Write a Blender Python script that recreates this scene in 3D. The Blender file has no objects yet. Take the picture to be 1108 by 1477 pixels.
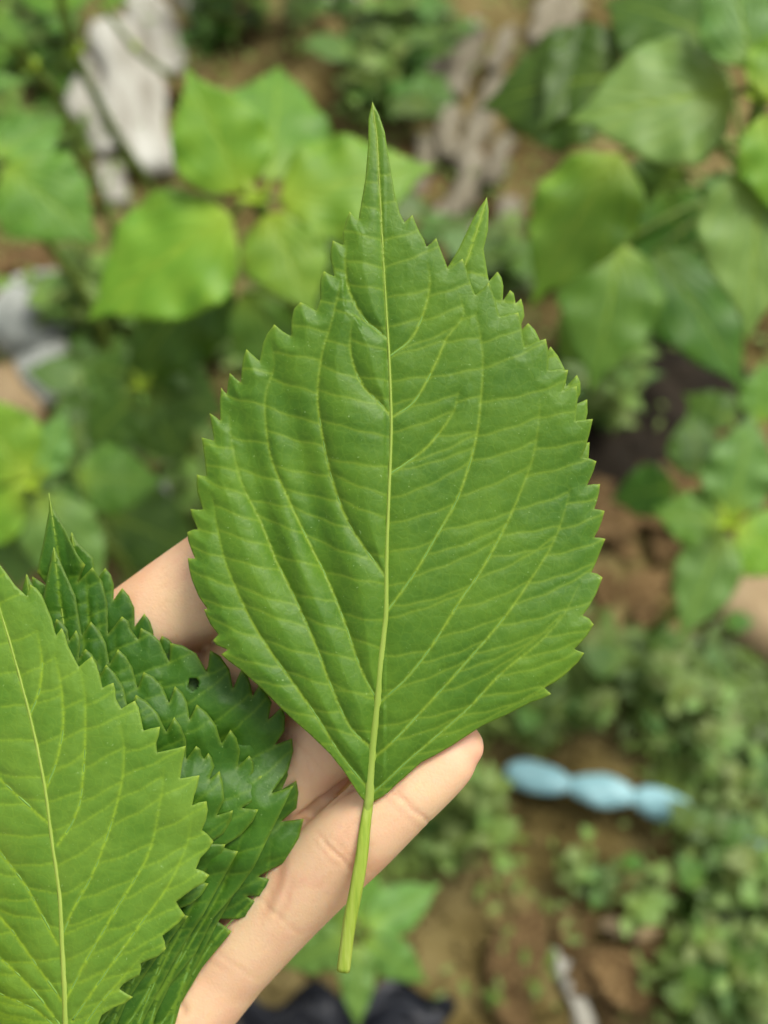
import bpy, math, random
import numpy as np
from mathutils import Vector, Matrix, kdtree
from mathutils.geometry import delaunay_2d_cdt

random.seed(7); rng = np.random.default_rng(7)
scn = bpy.context.scene
COL = scn.collection

# ------------------------------------------------------------------ camera
CAM_H = 0.80                       # phone held 0.8 m above the soil
PITCH = math.radians(62)           # looking down
D0 = 0.203                         # distance to the held leaf
TANH = 0.364                       # half width / distance
K = TANH / 554.0                   # one photo pixel at 1 m
c_right = Vector((1, 0, 0))
c_dir = Vector((0, math.cos(PITCH), -math.sin(PITCH)))
c_up = Vector((0, math.sin(PITCH), math.cos(PITCH)))
c_back = -c_dir
c_pos = Vector((0, 0, CAM_H))
CAMROT = Matrix((c_right, c_up, c_back)).transposed()

cam = bpy.data.cameras.new('camera')
cam.sensor_fit = 'HORIZONTAL'
cam.sensor_width = 36
cam.lens = 18 / TANH
cam.clip_start = 0.01
cam.clip_end = 500
cam.dof.use_dof = True
cam.dof.focus_distance = 0.2045
cam.dof.aperture_fstop = cam.lens / 4.3      # entrance pupil about 4 mm
cam_o = bpy.data.objects.new('camera', cam)
cam_o.matrix_world = Matrix.Translation(c_pos) @ CAMROT.to_4x4()
COL.objects.link(cam_o)
scn.camera = cam_o

# ------------------------------------------------------------------ light
SUN_EL, SUN_AZ = math.radians(62), math.radians(52)   # azimuth from +Y toward +X
world = bpy.data.worlds.new('World'); scn.world = world
world.use_nodes = True
wn = world.node_tree.nodes; wl = world.node_tree.links
wn.clear()
sky = wn.new('ShaderNodeTexSky'); sky.sky_type = 'NISHITA'; sky.sun_disc = False
sky.sun_elevation = SUN_EL; sky.sun_rotation = SUN_AZ
sky.dust_density = 4.0; sky.air_density = 1.0; sky.ozone_density = 1.0
hs = wn.new('ShaderNodeHueSaturation'); hs.inputs['Saturation'].default_value = 0.06
bg = wn.new('ShaderNodeBackground'); bg.inputs['Strength'].default_value = 0.11
wo = wn.new('ShaderNodeOutputWorld')
wl.new(sky.outputs[0], hs.inputs['Color']); wl.new(hs.outputs[0], bg.inputs['Color']); wl.new(bg.outputs[0], wo.inputs['Surface'])
sun = bpy.data.lights.new('sun', 'SUN'); sun.energy = 1.5; sun.angle = math.radians(22); sun.color = (1.0, 0.94, 0.84)
sun_o = bpy.data.objects.new('sun', sun)
sd = Vector((math.sin(SUN_AZ) * math.cos(SUN_EL), math.cos(SUN_AZ) * math.cos(SUN_EL), math.sin(SUN_EL)))
sun_o.rotation_euler = sd.to_track_quat('Z', 'Y').to_euler()
sun_o.location = (0, 0, 5)
COL.objects.link(sun_o)
scn.view_settings.view_transform = 'Standard'
scn.view_settings.look = 'None'
scn.view_settings.exposure = 0.92
scn.view_settings.gamma = 1
scn.cycles.use_denoising = True
scn.cycles.use_adaptive_sampling = True; scn.cycles.adaptive_threshold = 0.02
scn.cycles.max_bounces = 5
scn.cycles.transmission_bounces = 4

# ------------------------------------------------------------------ helpers
def P(px, py, depth):
    return c_pos + c_right * ((px - 554) * K * depth) + c_up * ((738.5 - py) * K * depth) + c_dir * depth

def G(px, py, z=0.0):
    v = c_right * ((px - 554) * K) + c_up * ((738.5 - py) * K) + c_dir
    t = (z - c_pos.z) / v.z
    return c_pos + v * t

def tag(o, label=None, cat=None, group=None, kind=None):
    if label: o['label'] = label
    if cat: o['category'] = cat
    if group: o['group'] = group
    if kind: o['kind'] = kind
    return o

def empty(name, M=None):
    o = bpy.data.objects.new(name, None); COL.objects.link(o)
    o.empty_display_size = 0.01
    if M is not None: o.matrix_world = M
    return o

def mesh_obj(name, me, parent=None, M=None):
    o = bpy.data.objects.new(name, me); COL.objects.link(o)
    if parent is not None: o.parent = parent
    if M is not None: o.matrix_local = M
    return o

def mk_mesh(name, V, F, mats, smooth=True, midx=None):
    me = bpy.data.meshes.new(name)
    V = np.asarray(V, dtype=np.float32)
    if isinstance(F, np.ndarray) and F.ndim == 2:
        n, k = F.shape
        me.vertices.add(len(V)); me.vertices.foreach_set('co', V.ravel())
        me.loops.add(n * k); me.loops.foreach_set('vertex_index', F.astype(np.int32).ravel())
        me.polygons.add(n); me.polygons.foreach_set('loop_start', np.arange(0, n * k, k, dtype=np.int32))
        me.update(calc_edges=True)
    else:
        me.from_pydata([tuple(map(float, v)) for v in V], [], [tuple(int(i) for i in f) for f in F])
    for m in mats: me.materials.append(m)
    if midx is not None: me.polygons.foreach_set('material_index', np.asarray(midx, dtype=np.int32))
    if smooth: me.polygons.foreach_set('use_smooth', np.ones(len(me.polygons), dtype=bool))
    me.validate(); me.update()
    return me

def catmull(pts, step):
    pts = np.asarray(pts, float)
    if len(pts) < 2: return pts
    p = np.vstack([2 * pts[0] - pts[1], pts, 2 * pts[-1] - pts[-2]])
    out = []
    for i in range(1, len(p) - 2):
        n = max(1, int(np.ceil(np.linalg.norm(p[i + 1] - p[i]) / step)))
        t = (np.arange(n) / n)[:, None]
        out.append(0.5 * (2 * p[i] + (p[i + 1] - p[i - 1]) * t + (2 * p[i - 1] - 5 * p[i] + 4 * p[i + 1] - p[i + 2]) * t ** 2
                          + (-p[i - 1] + 3 * p[i] - 3 * p[i + 1] + p[i + 2]) * t ** 3))
    out.append(pts[-1:])
    return np.vstack(out)

def tube(path, rad, nseg=8, flat=1.0, flat_axis=None, caps=True):
    """swept tube; flat squeezes it along flat_axis"""
    path = np.asarray(path, float); n = len(path)
    rad = np.broadcast_to(np.asarray(rad, float), (n,))
    T = np.gradient(path, axis=0); T /= np.linalg.norm(T, axis=1)[:, None] + 1e-12
    ref = np.array(flat_axis if flat_axis is not None else (0.03, 0.05, 1.0), float)
    V = []; F = []
    ang = np.arange(nseg) / nseg * 2 * np.pi
    for i in range(n):
        a = np.cross(T[i], ref)
        if np.linalg.norm(a) < 1e-4: a = np.cross(T[i], (1, 0.1, 0))
        a /= np.linalg.norm(a); b = np.cross(a, T[i])
        V.append(path[i] + rad[i] * (np.cos(ang)[:, None] * a + flat * np.sin(ang)[:, None] * b))
    V = np.vstack(V)
    for i in range(n - 1):
        for j in range(nseg):
            k = (j + 1) % nseg
            F.append((i * nseg + j, i * nseg + k, (i + 1) * nseg + k, (i + 1) * nseg + j))
    if caps:
        F.append(tuple(range(nseg - 1, -1, -1))); F.append(tuple((n - 1) * nseg + j for j in range(nseg)))
    return V, F

def sinnoise(x, y, scale, seed, n=7):
    r = np.random.default_rng(seed); out = np.zeros_like(x)
    for _ in range(n):
        a = r.uniform(0, 2 * np.pi); f = r.uniform(0.5, 1.6) / scale
        out += np.sin((x * np.cos(a) + y * np.sin(a)) * f * 2 * np.pi + r.uniform(0, 6.28)) / n
    return out

# ------------------------------------------------------------------ materials
def nt(mat):
    mat.use_nodes = True; t = mat.node_tree; t.nodes.clear()
    return t, t.nodes.new, t.links.new

def srgb(r, g, b):
    f = lambda c: (c / 255 / 12.92) if c <= 10 else ((c / 255 + 0.055) / 1.055) ** 2.4
    return (f(r), f(g), f(b), 1)

def leaf_mat(name, c_dark, c_light, vein, edge, transl=0.22, rough=0.5, spec=0.35, trans_col=None, scale=1.0, tert=0.55, var=0.0, fleck=True):
    m = bpy.data.materials.new(name); t, N, L = nt(m)
    out = N('ShaderNodeOutputMaterial'); pb = N('ShaderNodeBsdfPrincipled')
    tc = N('ShaderNodeTexCoord')
    at = N('ShaderNodeAttribute'); at.attribute_name = 'veins'
    sep = N('ShaderNodeSeparateColor'); L(at.outputs['Color'], sep.inputs[0])
    n1 = N('ShaderNodeTexNoise'); n1.inputs['Scale'].default_value = 60 * scale; n1.inputs['Detail'].default_value = 6
    n1.inputs['Roughness'].default_value = 0.6
    L(tc.outputs['Object'], n1.inputs['Vector'])
    mr = N('ShaderNodeMapRange'); mr.inputs[1].default_value = 0.32; mr.inputs[2].default_value = 0.68; L(n1.outputs[0], mr.inputs[0])
    mx = N('ShaderNodeMix'); mx.data_type = 'RGBA'; mx.inputs[6].default_value = c_dark; mx.inputs[7].default_value = c_light
    L(mr.outputs[0], mx.inputs[0])
    # fine network of veinlets
    vo = N('ShaderNodeTexVoronoi'); vo.feature = 'DISTANCE_TO_EDGE'; vo.inputs['Scale'].default_value = 480 * scale
    nw = N('ShaderNodeTexNoise'); nw.inputs['Scale'].default_value = 300 * scale
    vm = N('ShaderNodeMixRGB'); vm.blend_type = 'LINEAR_LIGHT'; vm.inputs[0].default_value = 0.0012 / scale
    L(tc.outputs['Object'], nw.inputs['Vector']); L(tc.outputs['Object'], vm.inputs[1]); L(nw.outputs['Color'], vm.inputs[2])
    L(vm.outputs[0], vo.inputs['Vector'])
    vr = N('ShaderNodeMapRange'); vr.inputs[1].default_value = 0.0; vr.inputs[2].default_value = 0.13; vr.inputs[3].default_value = 0.085; vr.inputs[4].default_value = 0.0
    L(vo.outputs['Distance'], vr.inputs[0])
    mv0 = N('ShaderNodeMix'); mv0.data_type = 'RGBA'; mv0.inputs[7].default_value = vein
    L(vr.outputs[0], mv0.inputs[0]); L(mx.outputs[2], mv0.inputs[6])
    mt = N('ShaderNodeMath'); mt.operation = 'MULTIPLY'; mt.inputs[1].default_value = tert; L(sep.outputs[1], mt.inputs[0])
    mv1 = N('ShaderNodeMix'); mv1.data_type = 'RGBA'; mv1.inputs[7].default_value = vein
    L(mt.outputs[0], mv1.inputs[0]); L(mv0.outputs[2], mv1.inputs[6])
    m2 = N('ShaderNodeMath'); m2.operation = 'MULTIPLY'; m2.inputs[1].default_value = 0.9; L(sep.outputs[0], m2.inputs[0])
    mv2 = N('ShaderNodeMix'); mv2.data_type = 'RGBA'; mv2.inputs[7].default_value = vein
    L(m2.outputs[0], mv2.inputs[0]); L(mv1.outputs[2], mv2.inputs[6])
    mv3 = N('ShaderNodeMix'); mv3.data_type = 'RGBA'; mv3.inputs[7].default_value = edge
    L(sep.outputs[2], mv3.inputs[0]); L(mv2.outputs[2], mv3.inputs[6])
    last = mv3.outputs[2]
    if fleck:
        n3 = N('ShaderNodeTexNoise'); n3.inputs['Scale'].default_value = 1500 * scale; n3.inputs['Detail'].default_value = 2; L(tc.outputs['Object'], n3.inputs['Vector'])
        fr = N('ShaderNodeMapRange'); fr.inputs[1].default_value = 0.70; fr.inputs[2].default_value = 0.80; fr.inputs[4].default_value = 0.55; L(n3.outputs[0], fr.inputs[0])
        mf = N('ShaderNodeMix'); mf.data_type = 'RGBA'; mf.inputs[7].default_value = srgb(150, 180, 110)
        L(fr.outputs[0], mf.inputs[0]); L(last, mf.inputs[6]); last = mf.outputs[2]
    if var:
        oi = N('ShaderNodeObjectInfo'); hv = N('ShaderNodeHueSaturation')
        v1 = N('ShaderNodeMapRange'); v1.inputs[3].default_value = 1 - var; v1.inputs[4].default_value = 1 + var; L(oi.outputs['Random'], v1.inputs[0]); L(v1.outputs[0], hv.inputs['Value'])
        L(last, hv.inputs['Color']); last = hv.outputs[0]
    L(last, pb.inputs['Base Color'])
    pb.inputs['Roughness'].default_value = rough; pb.inputs['Specular IOR Level'].default_value = spec
    pb.inputs['Sheen Weight'].default_value = 0.02; pb.inputs['Sheen Roughness'].default_value = 0.5
    n2 = N('ShaderNodeTexNoise'); n2.inputs['Scale'].default_value = 900 * scale; n2.inputs['Detail'].default_value = 3; L(tc.outputs['Object'], n2.inputs['Vector'])
    ad = N('ShaderNodeMath'); ad.operation = 'MULTIPLY_ADD'; ad.inputs[1].default_value = -1.6; L(vr.outputs[0], ad.inputs[0]); L(n2.outputs[0], ad.inputs[2])
    bp = N('ShaderNodeBump'); bp.inputs['Strength'].default_value = 0.4; bp.inputs['Distance'].default_value = 0.00022 / scale; L(ad.outputs[0], bp.inputs['Height'])
    L(bp.outputs[0], pb.inputs['Normal'])
    tr = N('ShaderNodeBsdfTranslucent')
    hsn = N('ShaderNodeHueSaturation'); hsn.inputs['Hue'].default_value = 0.475; hsn.inputs['Saturation'].default_value = 1.1; hsn.inputs['Value'].default_value = 1.7
    L(last, hsn.inputs['Color']); L(hsn.outputs[0], tr.inputs['Color']); L(bp.outputs[0], tr.inputs['Normal'])
    ms = N('ShaderNodeMixShader'); ms.inputs[0].default_value = transl; L(pb.outputs[0], ms.inputs[1]); L(tr.outputs[0], ms.inputs[2])
    L(ms.outputs[0], out.inputs['Surface'])
    return m

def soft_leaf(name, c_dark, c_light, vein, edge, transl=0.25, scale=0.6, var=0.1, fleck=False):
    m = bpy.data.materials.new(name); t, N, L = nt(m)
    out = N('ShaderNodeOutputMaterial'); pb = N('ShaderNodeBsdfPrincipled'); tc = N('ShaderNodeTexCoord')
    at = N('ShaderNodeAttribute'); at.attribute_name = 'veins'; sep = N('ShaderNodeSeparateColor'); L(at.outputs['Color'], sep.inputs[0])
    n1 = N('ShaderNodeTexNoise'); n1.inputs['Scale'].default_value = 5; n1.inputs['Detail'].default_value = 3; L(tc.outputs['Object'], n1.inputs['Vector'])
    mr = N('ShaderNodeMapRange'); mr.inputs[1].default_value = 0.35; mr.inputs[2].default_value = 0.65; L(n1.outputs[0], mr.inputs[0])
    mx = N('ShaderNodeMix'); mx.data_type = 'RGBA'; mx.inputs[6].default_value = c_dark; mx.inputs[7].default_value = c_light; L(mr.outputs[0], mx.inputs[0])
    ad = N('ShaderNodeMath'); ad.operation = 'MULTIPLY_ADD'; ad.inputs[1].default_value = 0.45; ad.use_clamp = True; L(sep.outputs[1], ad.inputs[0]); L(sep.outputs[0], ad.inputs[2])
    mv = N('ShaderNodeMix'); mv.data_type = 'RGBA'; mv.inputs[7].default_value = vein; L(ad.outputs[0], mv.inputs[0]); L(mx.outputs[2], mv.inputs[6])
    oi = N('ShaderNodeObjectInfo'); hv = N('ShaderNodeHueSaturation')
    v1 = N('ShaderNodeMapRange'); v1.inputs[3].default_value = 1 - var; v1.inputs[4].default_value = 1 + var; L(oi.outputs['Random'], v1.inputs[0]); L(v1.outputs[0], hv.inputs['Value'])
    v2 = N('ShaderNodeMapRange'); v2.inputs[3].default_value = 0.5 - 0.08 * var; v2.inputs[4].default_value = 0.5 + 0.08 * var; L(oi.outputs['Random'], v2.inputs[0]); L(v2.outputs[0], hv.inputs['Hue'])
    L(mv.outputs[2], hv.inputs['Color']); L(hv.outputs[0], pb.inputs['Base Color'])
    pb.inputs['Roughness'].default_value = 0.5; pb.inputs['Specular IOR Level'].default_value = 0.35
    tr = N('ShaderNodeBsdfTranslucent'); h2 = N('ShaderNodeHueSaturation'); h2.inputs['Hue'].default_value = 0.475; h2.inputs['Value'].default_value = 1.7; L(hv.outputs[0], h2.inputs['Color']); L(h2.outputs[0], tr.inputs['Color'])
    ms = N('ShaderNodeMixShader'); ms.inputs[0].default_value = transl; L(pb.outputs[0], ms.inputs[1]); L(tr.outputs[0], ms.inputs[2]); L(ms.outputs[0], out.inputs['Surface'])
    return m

def noise_mat(name, cols, scale, rough=0.7, bump=0.0, bdist=0.001, spec=0.3, detail=6, stretch=None, transl=0.0, var=0.0, sss=0.0, sssr=None, coord='Object'):
    m = bpy.data.materials.new(name); t, N, L = nt(m)
    out = N('ShaderNodeOutputMaterial'); pb = N('ShaderNodeBsdfPrincipled'); tc = N('ShaderNodeTexCoord')
    src = tc.outputs[coord]
    if stretch:
        mp = N('ShaderNodeMapping'); mp.inputs['Scale'].default_value = stretch; L(src, mp.inputs['Vector']); src = mp.outputs[0]
    n1 = N('ShaderNodeTexNoise'); n1.inputs['Scale'].default_value = scale; n1.inputs['Detail'].default_value = detail; n1.inputs['Roughness'].default_value = 0.62
    L(src, n1.inputs['Vector'])
    cr = N('ShaderNodeValToRGB'); e = cr.color_ramp.elements
    e[0].position = 0.3; e[0].color = cols[0]; e[1].position = 0.7; e[1].color = cols[-1]
    for i, c in enumerate(cols[1:-1]):
        x = e.new(0.3 + 0.4 * (i + 1) / (len(cols) - 1)); x.color = c
    L(n1.outputs[0], cr.inputs[0]); last = cr.outputs[0]
    if var:
        oi = N('ShaderNodeObjectInfo'); hv = N('ShaderNodeHueSaturation')
        v1 = N('ShaderNodeMapRange'); v1.inputs[3].default_value = 1 - var; v1.inputs[4].default_value = 1 + var; L(oi.outputs['Random'], v1.inputs[0]); L(v1.outputs[0], hv.inputs['Value'])
        L(last, hv.inputs['Color']); last = hv.outputs[0]
    L(last, pb.inputs['Base Color']); pb.inputs['Roughness'].default_value = rough; pb.inputs['Specular IOR Level'].default_value = spec
    if sss:
        pb.inputs['Subsurface Weight'].default_value = sss; pb.inputs['Subsurface Radius'].default_value = sssr; pb.inputs['Subsurface Scale'].default_value = 1.0
    if bump:
        n2 = N('ShaderNodeTexNoise'); n2.inputs['Scale'].default_value = scale * 2.5; n2.inputs['Detail'].default_value = 6; L(src, n2.inputs['Vector'])
        bp = N('ShaderNodeBump'); bp.inputs['Strength'].default_value = bump; bp.inputs['Distance'].default_value = bdist; L(n2.outputs[0], bp.inputs['Height']); L(bp.outputs[0], pb.inputs['Normal'])
    sh = pb.outputs[0]
    if transl:
        tr = N('ShaderNodeBsdfTranslucent'); L(last, tr.inputs['Color']); ms = N('ShaderNodeMixShader'); ms.inputs[0].default_value = transl
        L(sh, ms.inputs[1]); L(tr.outputs[0], ms.inputs[2]); sh = ms.outputs[0]
    L(sh, out.inputs['Surface'])
    return m

VEIN = (0.20, 0.33, 0.07, 1); EDGE = (0.22, 0.34, 0.045, 1)
EDGE = (0.30, 0.40, 0.04, 1)
M_MAIN = leaf_mat('perilla_leaf_deep', (0.050, 0.142, 0.006, 1), (0.104, 0.218, 0.011, 1), (0.23, 0.35, 0.025, 1), EDGE, 0.22, tert=0.42, spec=0.33)
M_PALE = leaf_mat('perilla_leaf_fresh', (0.080, 0.192, 0.012, 1), (0.142, 0.265, 0.024, 1), (0.25, 0.39, 0.022, 1), EDGE, 0.22, tert=0.5, spec=0.33)
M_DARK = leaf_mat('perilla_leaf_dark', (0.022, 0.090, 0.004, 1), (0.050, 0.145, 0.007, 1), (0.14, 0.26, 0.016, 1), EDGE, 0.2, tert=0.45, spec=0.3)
M_UNDER = leaf_mat('perilla_leaf_underside', (0.09, 0.18, 0.035, 1), (0.12, 0.22, 0.05, 1), (0.2, 0.3, 0.08, 1), EDGE, 0.2, rough=0.7, spec=0.2)
M_RIB = noise_mat('midrib_green', [(0.23, 0.35, 0.042, 1), (0.34, 0.45, 0.085, 1)], 250, 0.5, 0.25, 0.0003, stretch=(1, 0.15, 1), transl=0.15)
M_VEIN = noise_mat('vein_green', [(0.11, 0.24, 0.04, 1), (0.16, 0.30, 0.05, 1)], 300, 0.5)
M_PET = noise_mat('petiole_green', [(0.20, 0.325, 0.028, 1), (0.31, 0.42, 0.05, 1), (0.42, 0.52, 0.11, 1)], 700, 0.45, 0.4, 0.0003, stretch=(1, 0.08, 1), transl=0.2)
YV = (0.30, 0.42, 0.025, 1)
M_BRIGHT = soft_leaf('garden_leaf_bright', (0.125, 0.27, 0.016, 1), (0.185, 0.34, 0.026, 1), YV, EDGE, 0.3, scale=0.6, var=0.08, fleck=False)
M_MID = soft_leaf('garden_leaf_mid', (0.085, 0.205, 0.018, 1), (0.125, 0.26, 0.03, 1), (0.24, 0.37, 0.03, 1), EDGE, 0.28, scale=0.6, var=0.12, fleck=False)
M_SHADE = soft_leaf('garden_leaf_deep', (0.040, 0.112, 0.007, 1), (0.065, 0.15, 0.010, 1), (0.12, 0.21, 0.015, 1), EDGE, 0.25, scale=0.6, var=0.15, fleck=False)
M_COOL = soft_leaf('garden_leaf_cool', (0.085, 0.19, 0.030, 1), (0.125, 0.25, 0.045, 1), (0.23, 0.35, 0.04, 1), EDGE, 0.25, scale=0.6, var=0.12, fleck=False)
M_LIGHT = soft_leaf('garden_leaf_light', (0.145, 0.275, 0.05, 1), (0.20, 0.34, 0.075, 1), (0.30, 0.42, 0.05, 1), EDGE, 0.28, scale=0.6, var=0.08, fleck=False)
M_STEM = noise_mat('garden_stem', [(0.08, 0.14, 0.02, 1), (0.14, 0.20, 0.03, 1)], 80, 0.6, var=0.1)
M_BUD = noise_mat('young_bud', [(0.16, 0.26, 0.015, 1), (0.24, 0.33, 0.02, 1)], 150, 0.5)
M_GRIB = noise_mat('garden_midrib', [(0.20, 0.33, 0.03, 1), (0.27, 0.40, 0.04, 1)], 80, 0.5)
M_SOIL = None

# ------------------------------------------------------------------ leaf builder
def poly_inside(poly, pts):
    x, y = pts[:, 0], pts[:, 1]; ins = np.zeros(len(pts), bool)
    n = len(poly)
    for i in range(n):
        x1, y1 = poly[i]; x2, y2 = poly[(i + 1) % n]
        c = (y1 > y) != (y2 > y)
        if y2 != y1:
            ins ^= c & (x < (x2 - x1) * (y - y1) / (y2 - y1) + x1)
    return ins

def one_inside(x1, y1, x2, y2, p):
    c = (y1 > p[1]) != (y2 > p[1])
    if not c.any(): return False
    a, b, d, e = x1[c], y1[c], x2[c], y2[c]
    return bool(np.count_nonzero(p[0] < (d - a) * (p[1] - b) / (e - b) + a) % 2)

def kd_of(pts):
    kd = kdtree.KDTree(max(1, len(pts)))
    for i, p in enumerate(pts): kd.insert((p[0], p[1], 0), i)
    kd.balance(); return kd

def kd_dist(kd, pts):
    f = kd.find
    return np.array([f((x, y, 0))[2] for x, y in pts])

def dens(poly, step, closed=False):
    pts = np.asarray(poly, float)
    if closed: pts = np.vstack([pts, pts[:1]])
    out = []
    for a, b in zip(pts[:-1], pts[1:]):
        n = max(1, int(np.ceil(np.linalg.norm(b - a) / step)))
        out.append(a + (b - a) * (np.arange(n) / n)[:, None])
    out.append(pts[-1:])
    return np.vstack(out)

def leaf_geom(outline, midrib, veins, u, spacing, hfun, A2, A3, seed, tert_step=44, margin=True, hole=None):
    """all in photo-like units with y down. returns V(x,y,h), tris, colours, boundary edges, resampled veins"""
    r = np.random.default_rng(seed)
    out = dens(outline, spacing * 1.6, True)[:-1]
    mid = catmull(midrib, spacing * 1.2)
    vv = [catmull(v, spacing * 1.2) for v in veins]
    bk = kd_of(dens(outline, spacing * 0.7, True))
    allv = np.vstack([mid] + vv)
    vid = np.concatenate([np.full(len(mid), -1)] + [np.full(len(v), i) for i, v in enumerate(vv)])
    vk = kd_of(allv)
    # tertiary veins: from every main vein outwards and towards the apex
    apex = np.asarray(midrib[0], float); base = np.asarray(midrib[-1], float)
    ax = apex - base; ax /= np.linalg.norm(ax)
    side = np.array([-ax[1], ax[0]])
    tert = []
    oo = np.asarray(outline, float); ox1, oy1 = oo[:, 0], oo[:, 1]; ox2, oy2 = np.roll(ox1, -1), np.roll(oy1, -1)
    st = 4 * u
    if tert_step:
        def march(p0, sgn, src):
            a = r.uniform(0.05, 0.3); cur = r.uniform(0.004, 0.010)
            p = p0.copy(); path = [p.copy()]
            ph = r.uniform(0, 6.28)
            for k in range(60):
                e = a + cur * k * 1.6 + 0.12 * math.sin(ph + k * 0.55)
                d = side * sgn + ax * e; d /= np.linalg.norm(d)
                p = p + d * st
                if not one_inside(ox1, oy1, ox2, oy2, p): break
                path.append(p.copy())
                _, ix, dd = vk.find((p[0], p[1], 0))
                if k > 3 and dd < st * 0.8 and vid[ix] != src: break
            if len(path) > 3: tert.append(np.array(path))
        for i, v in enumerate([mid] + vv):
            src = i - 1
            L = np.concatenate([[0], np.cumsum(np.linalg.norm(np.diff(v, axis=0), axis=1))])
            s = r.uniform(0.3, 1) * tert_step * u
            while s < L[-1] * (0.97 if src >= 0 else 0.93):
                p = np.array([np.interp(s, L, v[:, 0]), np.interp(s, L, v[:, 1])])
                if src == -1:
                    if s > L[-1] * 0.10:
                        march(p, 1, src); march(p + ax * r.uniform(-12, 12) * u, -1, src)
                else:
                    sg = np.sign(np.dot(v[len(v) // 2] - np.array([np.interp(v[len(v) // 2][1], mid[::1, 1], mid[:, 0]) if mid[0, 1] < mid[-1, 1] else mid[len(mid) // 2, 0], v[len(v) // 2][1]]), side)) or 1
                    march(p, sg, src)
                s += tert_step * u * r.uniform(0.75, 1.3)
    # interior points
    lo = out.min(0); hi = out.max(0)
    gx, gy = np.meshgrid(np.arange(lo[0], hi[0], spacing), np.arange(lo[1], hi[1], spacing * 0.866))
    gx[1::2] += spacing / 2
    pts = np.c_[gx.ravel(), gy.ravel()]
    pts += r.uniform(-0.12, 0.12, pts.shape) * spacing
    if tert:
        tp = np.vstack([catmull(t, spacing * 1.3) for t in tert])
    else:
        tp = np.zeros((0, 2))
    vp = np.vstack([allv, tp]) if len(tp) else allv
    vpk = kd_of(vp)
    pts = pts[poly_inside(out, pts)]
    pts = pts[kd_dist(vpk, pts) > spacing * 0.55] if len(tp) else pts
    # thin vein points to avoid duplicates
    keep = []; seen = set()
    for p in vp:
        c = (int(p[0] / (spacing * 0.8)), int(p[1] / (spacing * 0.8)))
        if c in seen: continue
        seen.add(c); keep.append(p)
    vp2 = np.array(keep) if len(tp) else np.zeros((0, 2))
    if len(vp2): vp2 = vp2[poly_inside(out, vp2)]
    pts = np.vstack([pts, vp2])
    pts = pts[kd_dist(bk, pts) > spacing * 0.6]
    allp = np.vstack([out, pts])
    nb = len(out)
    cv, ce, cf, ov, oe, of = delaunay_2d_cdt([Vector((a, b)) for a, b in allp], [], [list(range(nb))], 1, 1e-5)
    V2 = np.array([(v.x, v.y) for v in cv]); T = np.array([f for f in cf if len(f) == 3])
    a, b, c = V2[T[:, 0]], V2[T[:, 1]], V2[T[:, 2]]
    cr = (b[:, 0] - a[:, 0]) * (c[:, 1] - a[:, 1]) - (b[:, 1] - a[:, 1]) * (c[:, 0] - a[:, 0])
    T[cr > 0] = T[cr > 0][:, ::-1]       # so that +h is the front after y flips
    if hole is not None:
        cen = V2[T].mean(1); q = (cen - np.array(hole[:2])) / np.array(hole[2:]); T = T[(q ** 2).sum(1) > 1]
    d2 = kd_dist(vk, V2)
    vwt = np.concatenate([np.ones(len(mid))] + [np.clip((1 - np.linspace(0, 1, len(v))) / 0.45, 0, 1) for v in vv])
    wv = vwt[[vk.find((a_, b_, 0))[1] for a_, b_ in V2]]
    d3 = kd_dist(kd_of(tp), V2) if len(tp) else np.full(len(V2), 1e3)
    dm = kd_dist(bk, V2)
    d2u, d3u, dmu = d2 / u, d3 / u, dm / u
    fade = np.clip(dmu / 22, 0, 1)
    x, y = V2[:, 0], V2[:, 1]
    A2v = A2(x, y) if callable(A2) else A2
    hgt = hfun(x, y) + u * (A2v * (1 - (0.35 + 0.65 * wv) * np.exp(-d2u / 16)) * (0.35 + 0.65 * fade) + A3 * (1 - np.exp(-(d3u / 6.5) ** 2)) * (0.4 + 0.6 * fade)
                            + A3 * 0.5 * sinnoise(x, y, 34 * u, seed + 3) * fade)
    colr = np.zeros((len(V2), 4), np.float32); colr[:, 3] = 1
    colr[:, 0] = np.exp(-(d2u / 2.0) ** 2) * (0.15 + 0.85 * wv)
    colr[:, 1] = np.exp(-(d3u / 1.9) ** 2) * r.uniform(0.7, 1.0)
    # tooth tips are pale yellow: boundary far from the inner body
    ol = np.asarray(outline, float); area = np.sum(ol[:, 0] * np.roll(ol[:, 1], -1) - ol[:, 1] * np.roll(ol[:, 0], -1))
    e1 = ol - np.roll(ol, 1, 0); e2 = np.roll(ol, -1, 0) - ol
    turn = np.arctan2(e1[:, 0] * e2[:, 1] - e1[:, 1] * e2[:, 0], (e1 * e2).sum(1)) * np.sign(area)
    tipp = ol[turn > 0.85]
    colr[:, 2] = 0.22 * np.exp(-(dmu / 3.0) ** 2)
    if len(tipp): colr[:, 2] = np.maximum(colr[:, 2], 0.85 * np.exp(-(kd_dist(kd_of(tipp), V2) / u / 5.0) ** 2))
    ed = {}
    for t in T:
        for i in range(3):
            e = (int(t[i]), int(t[(i + 1) % 3])); k = (min(e), max(e))
            if k in ed: ed[k] = None
            else: ed[k] = e
    bed = [e for e in ed.values() if e]
    return V2, hgt, T, colr, bed, mid, vv

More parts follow.
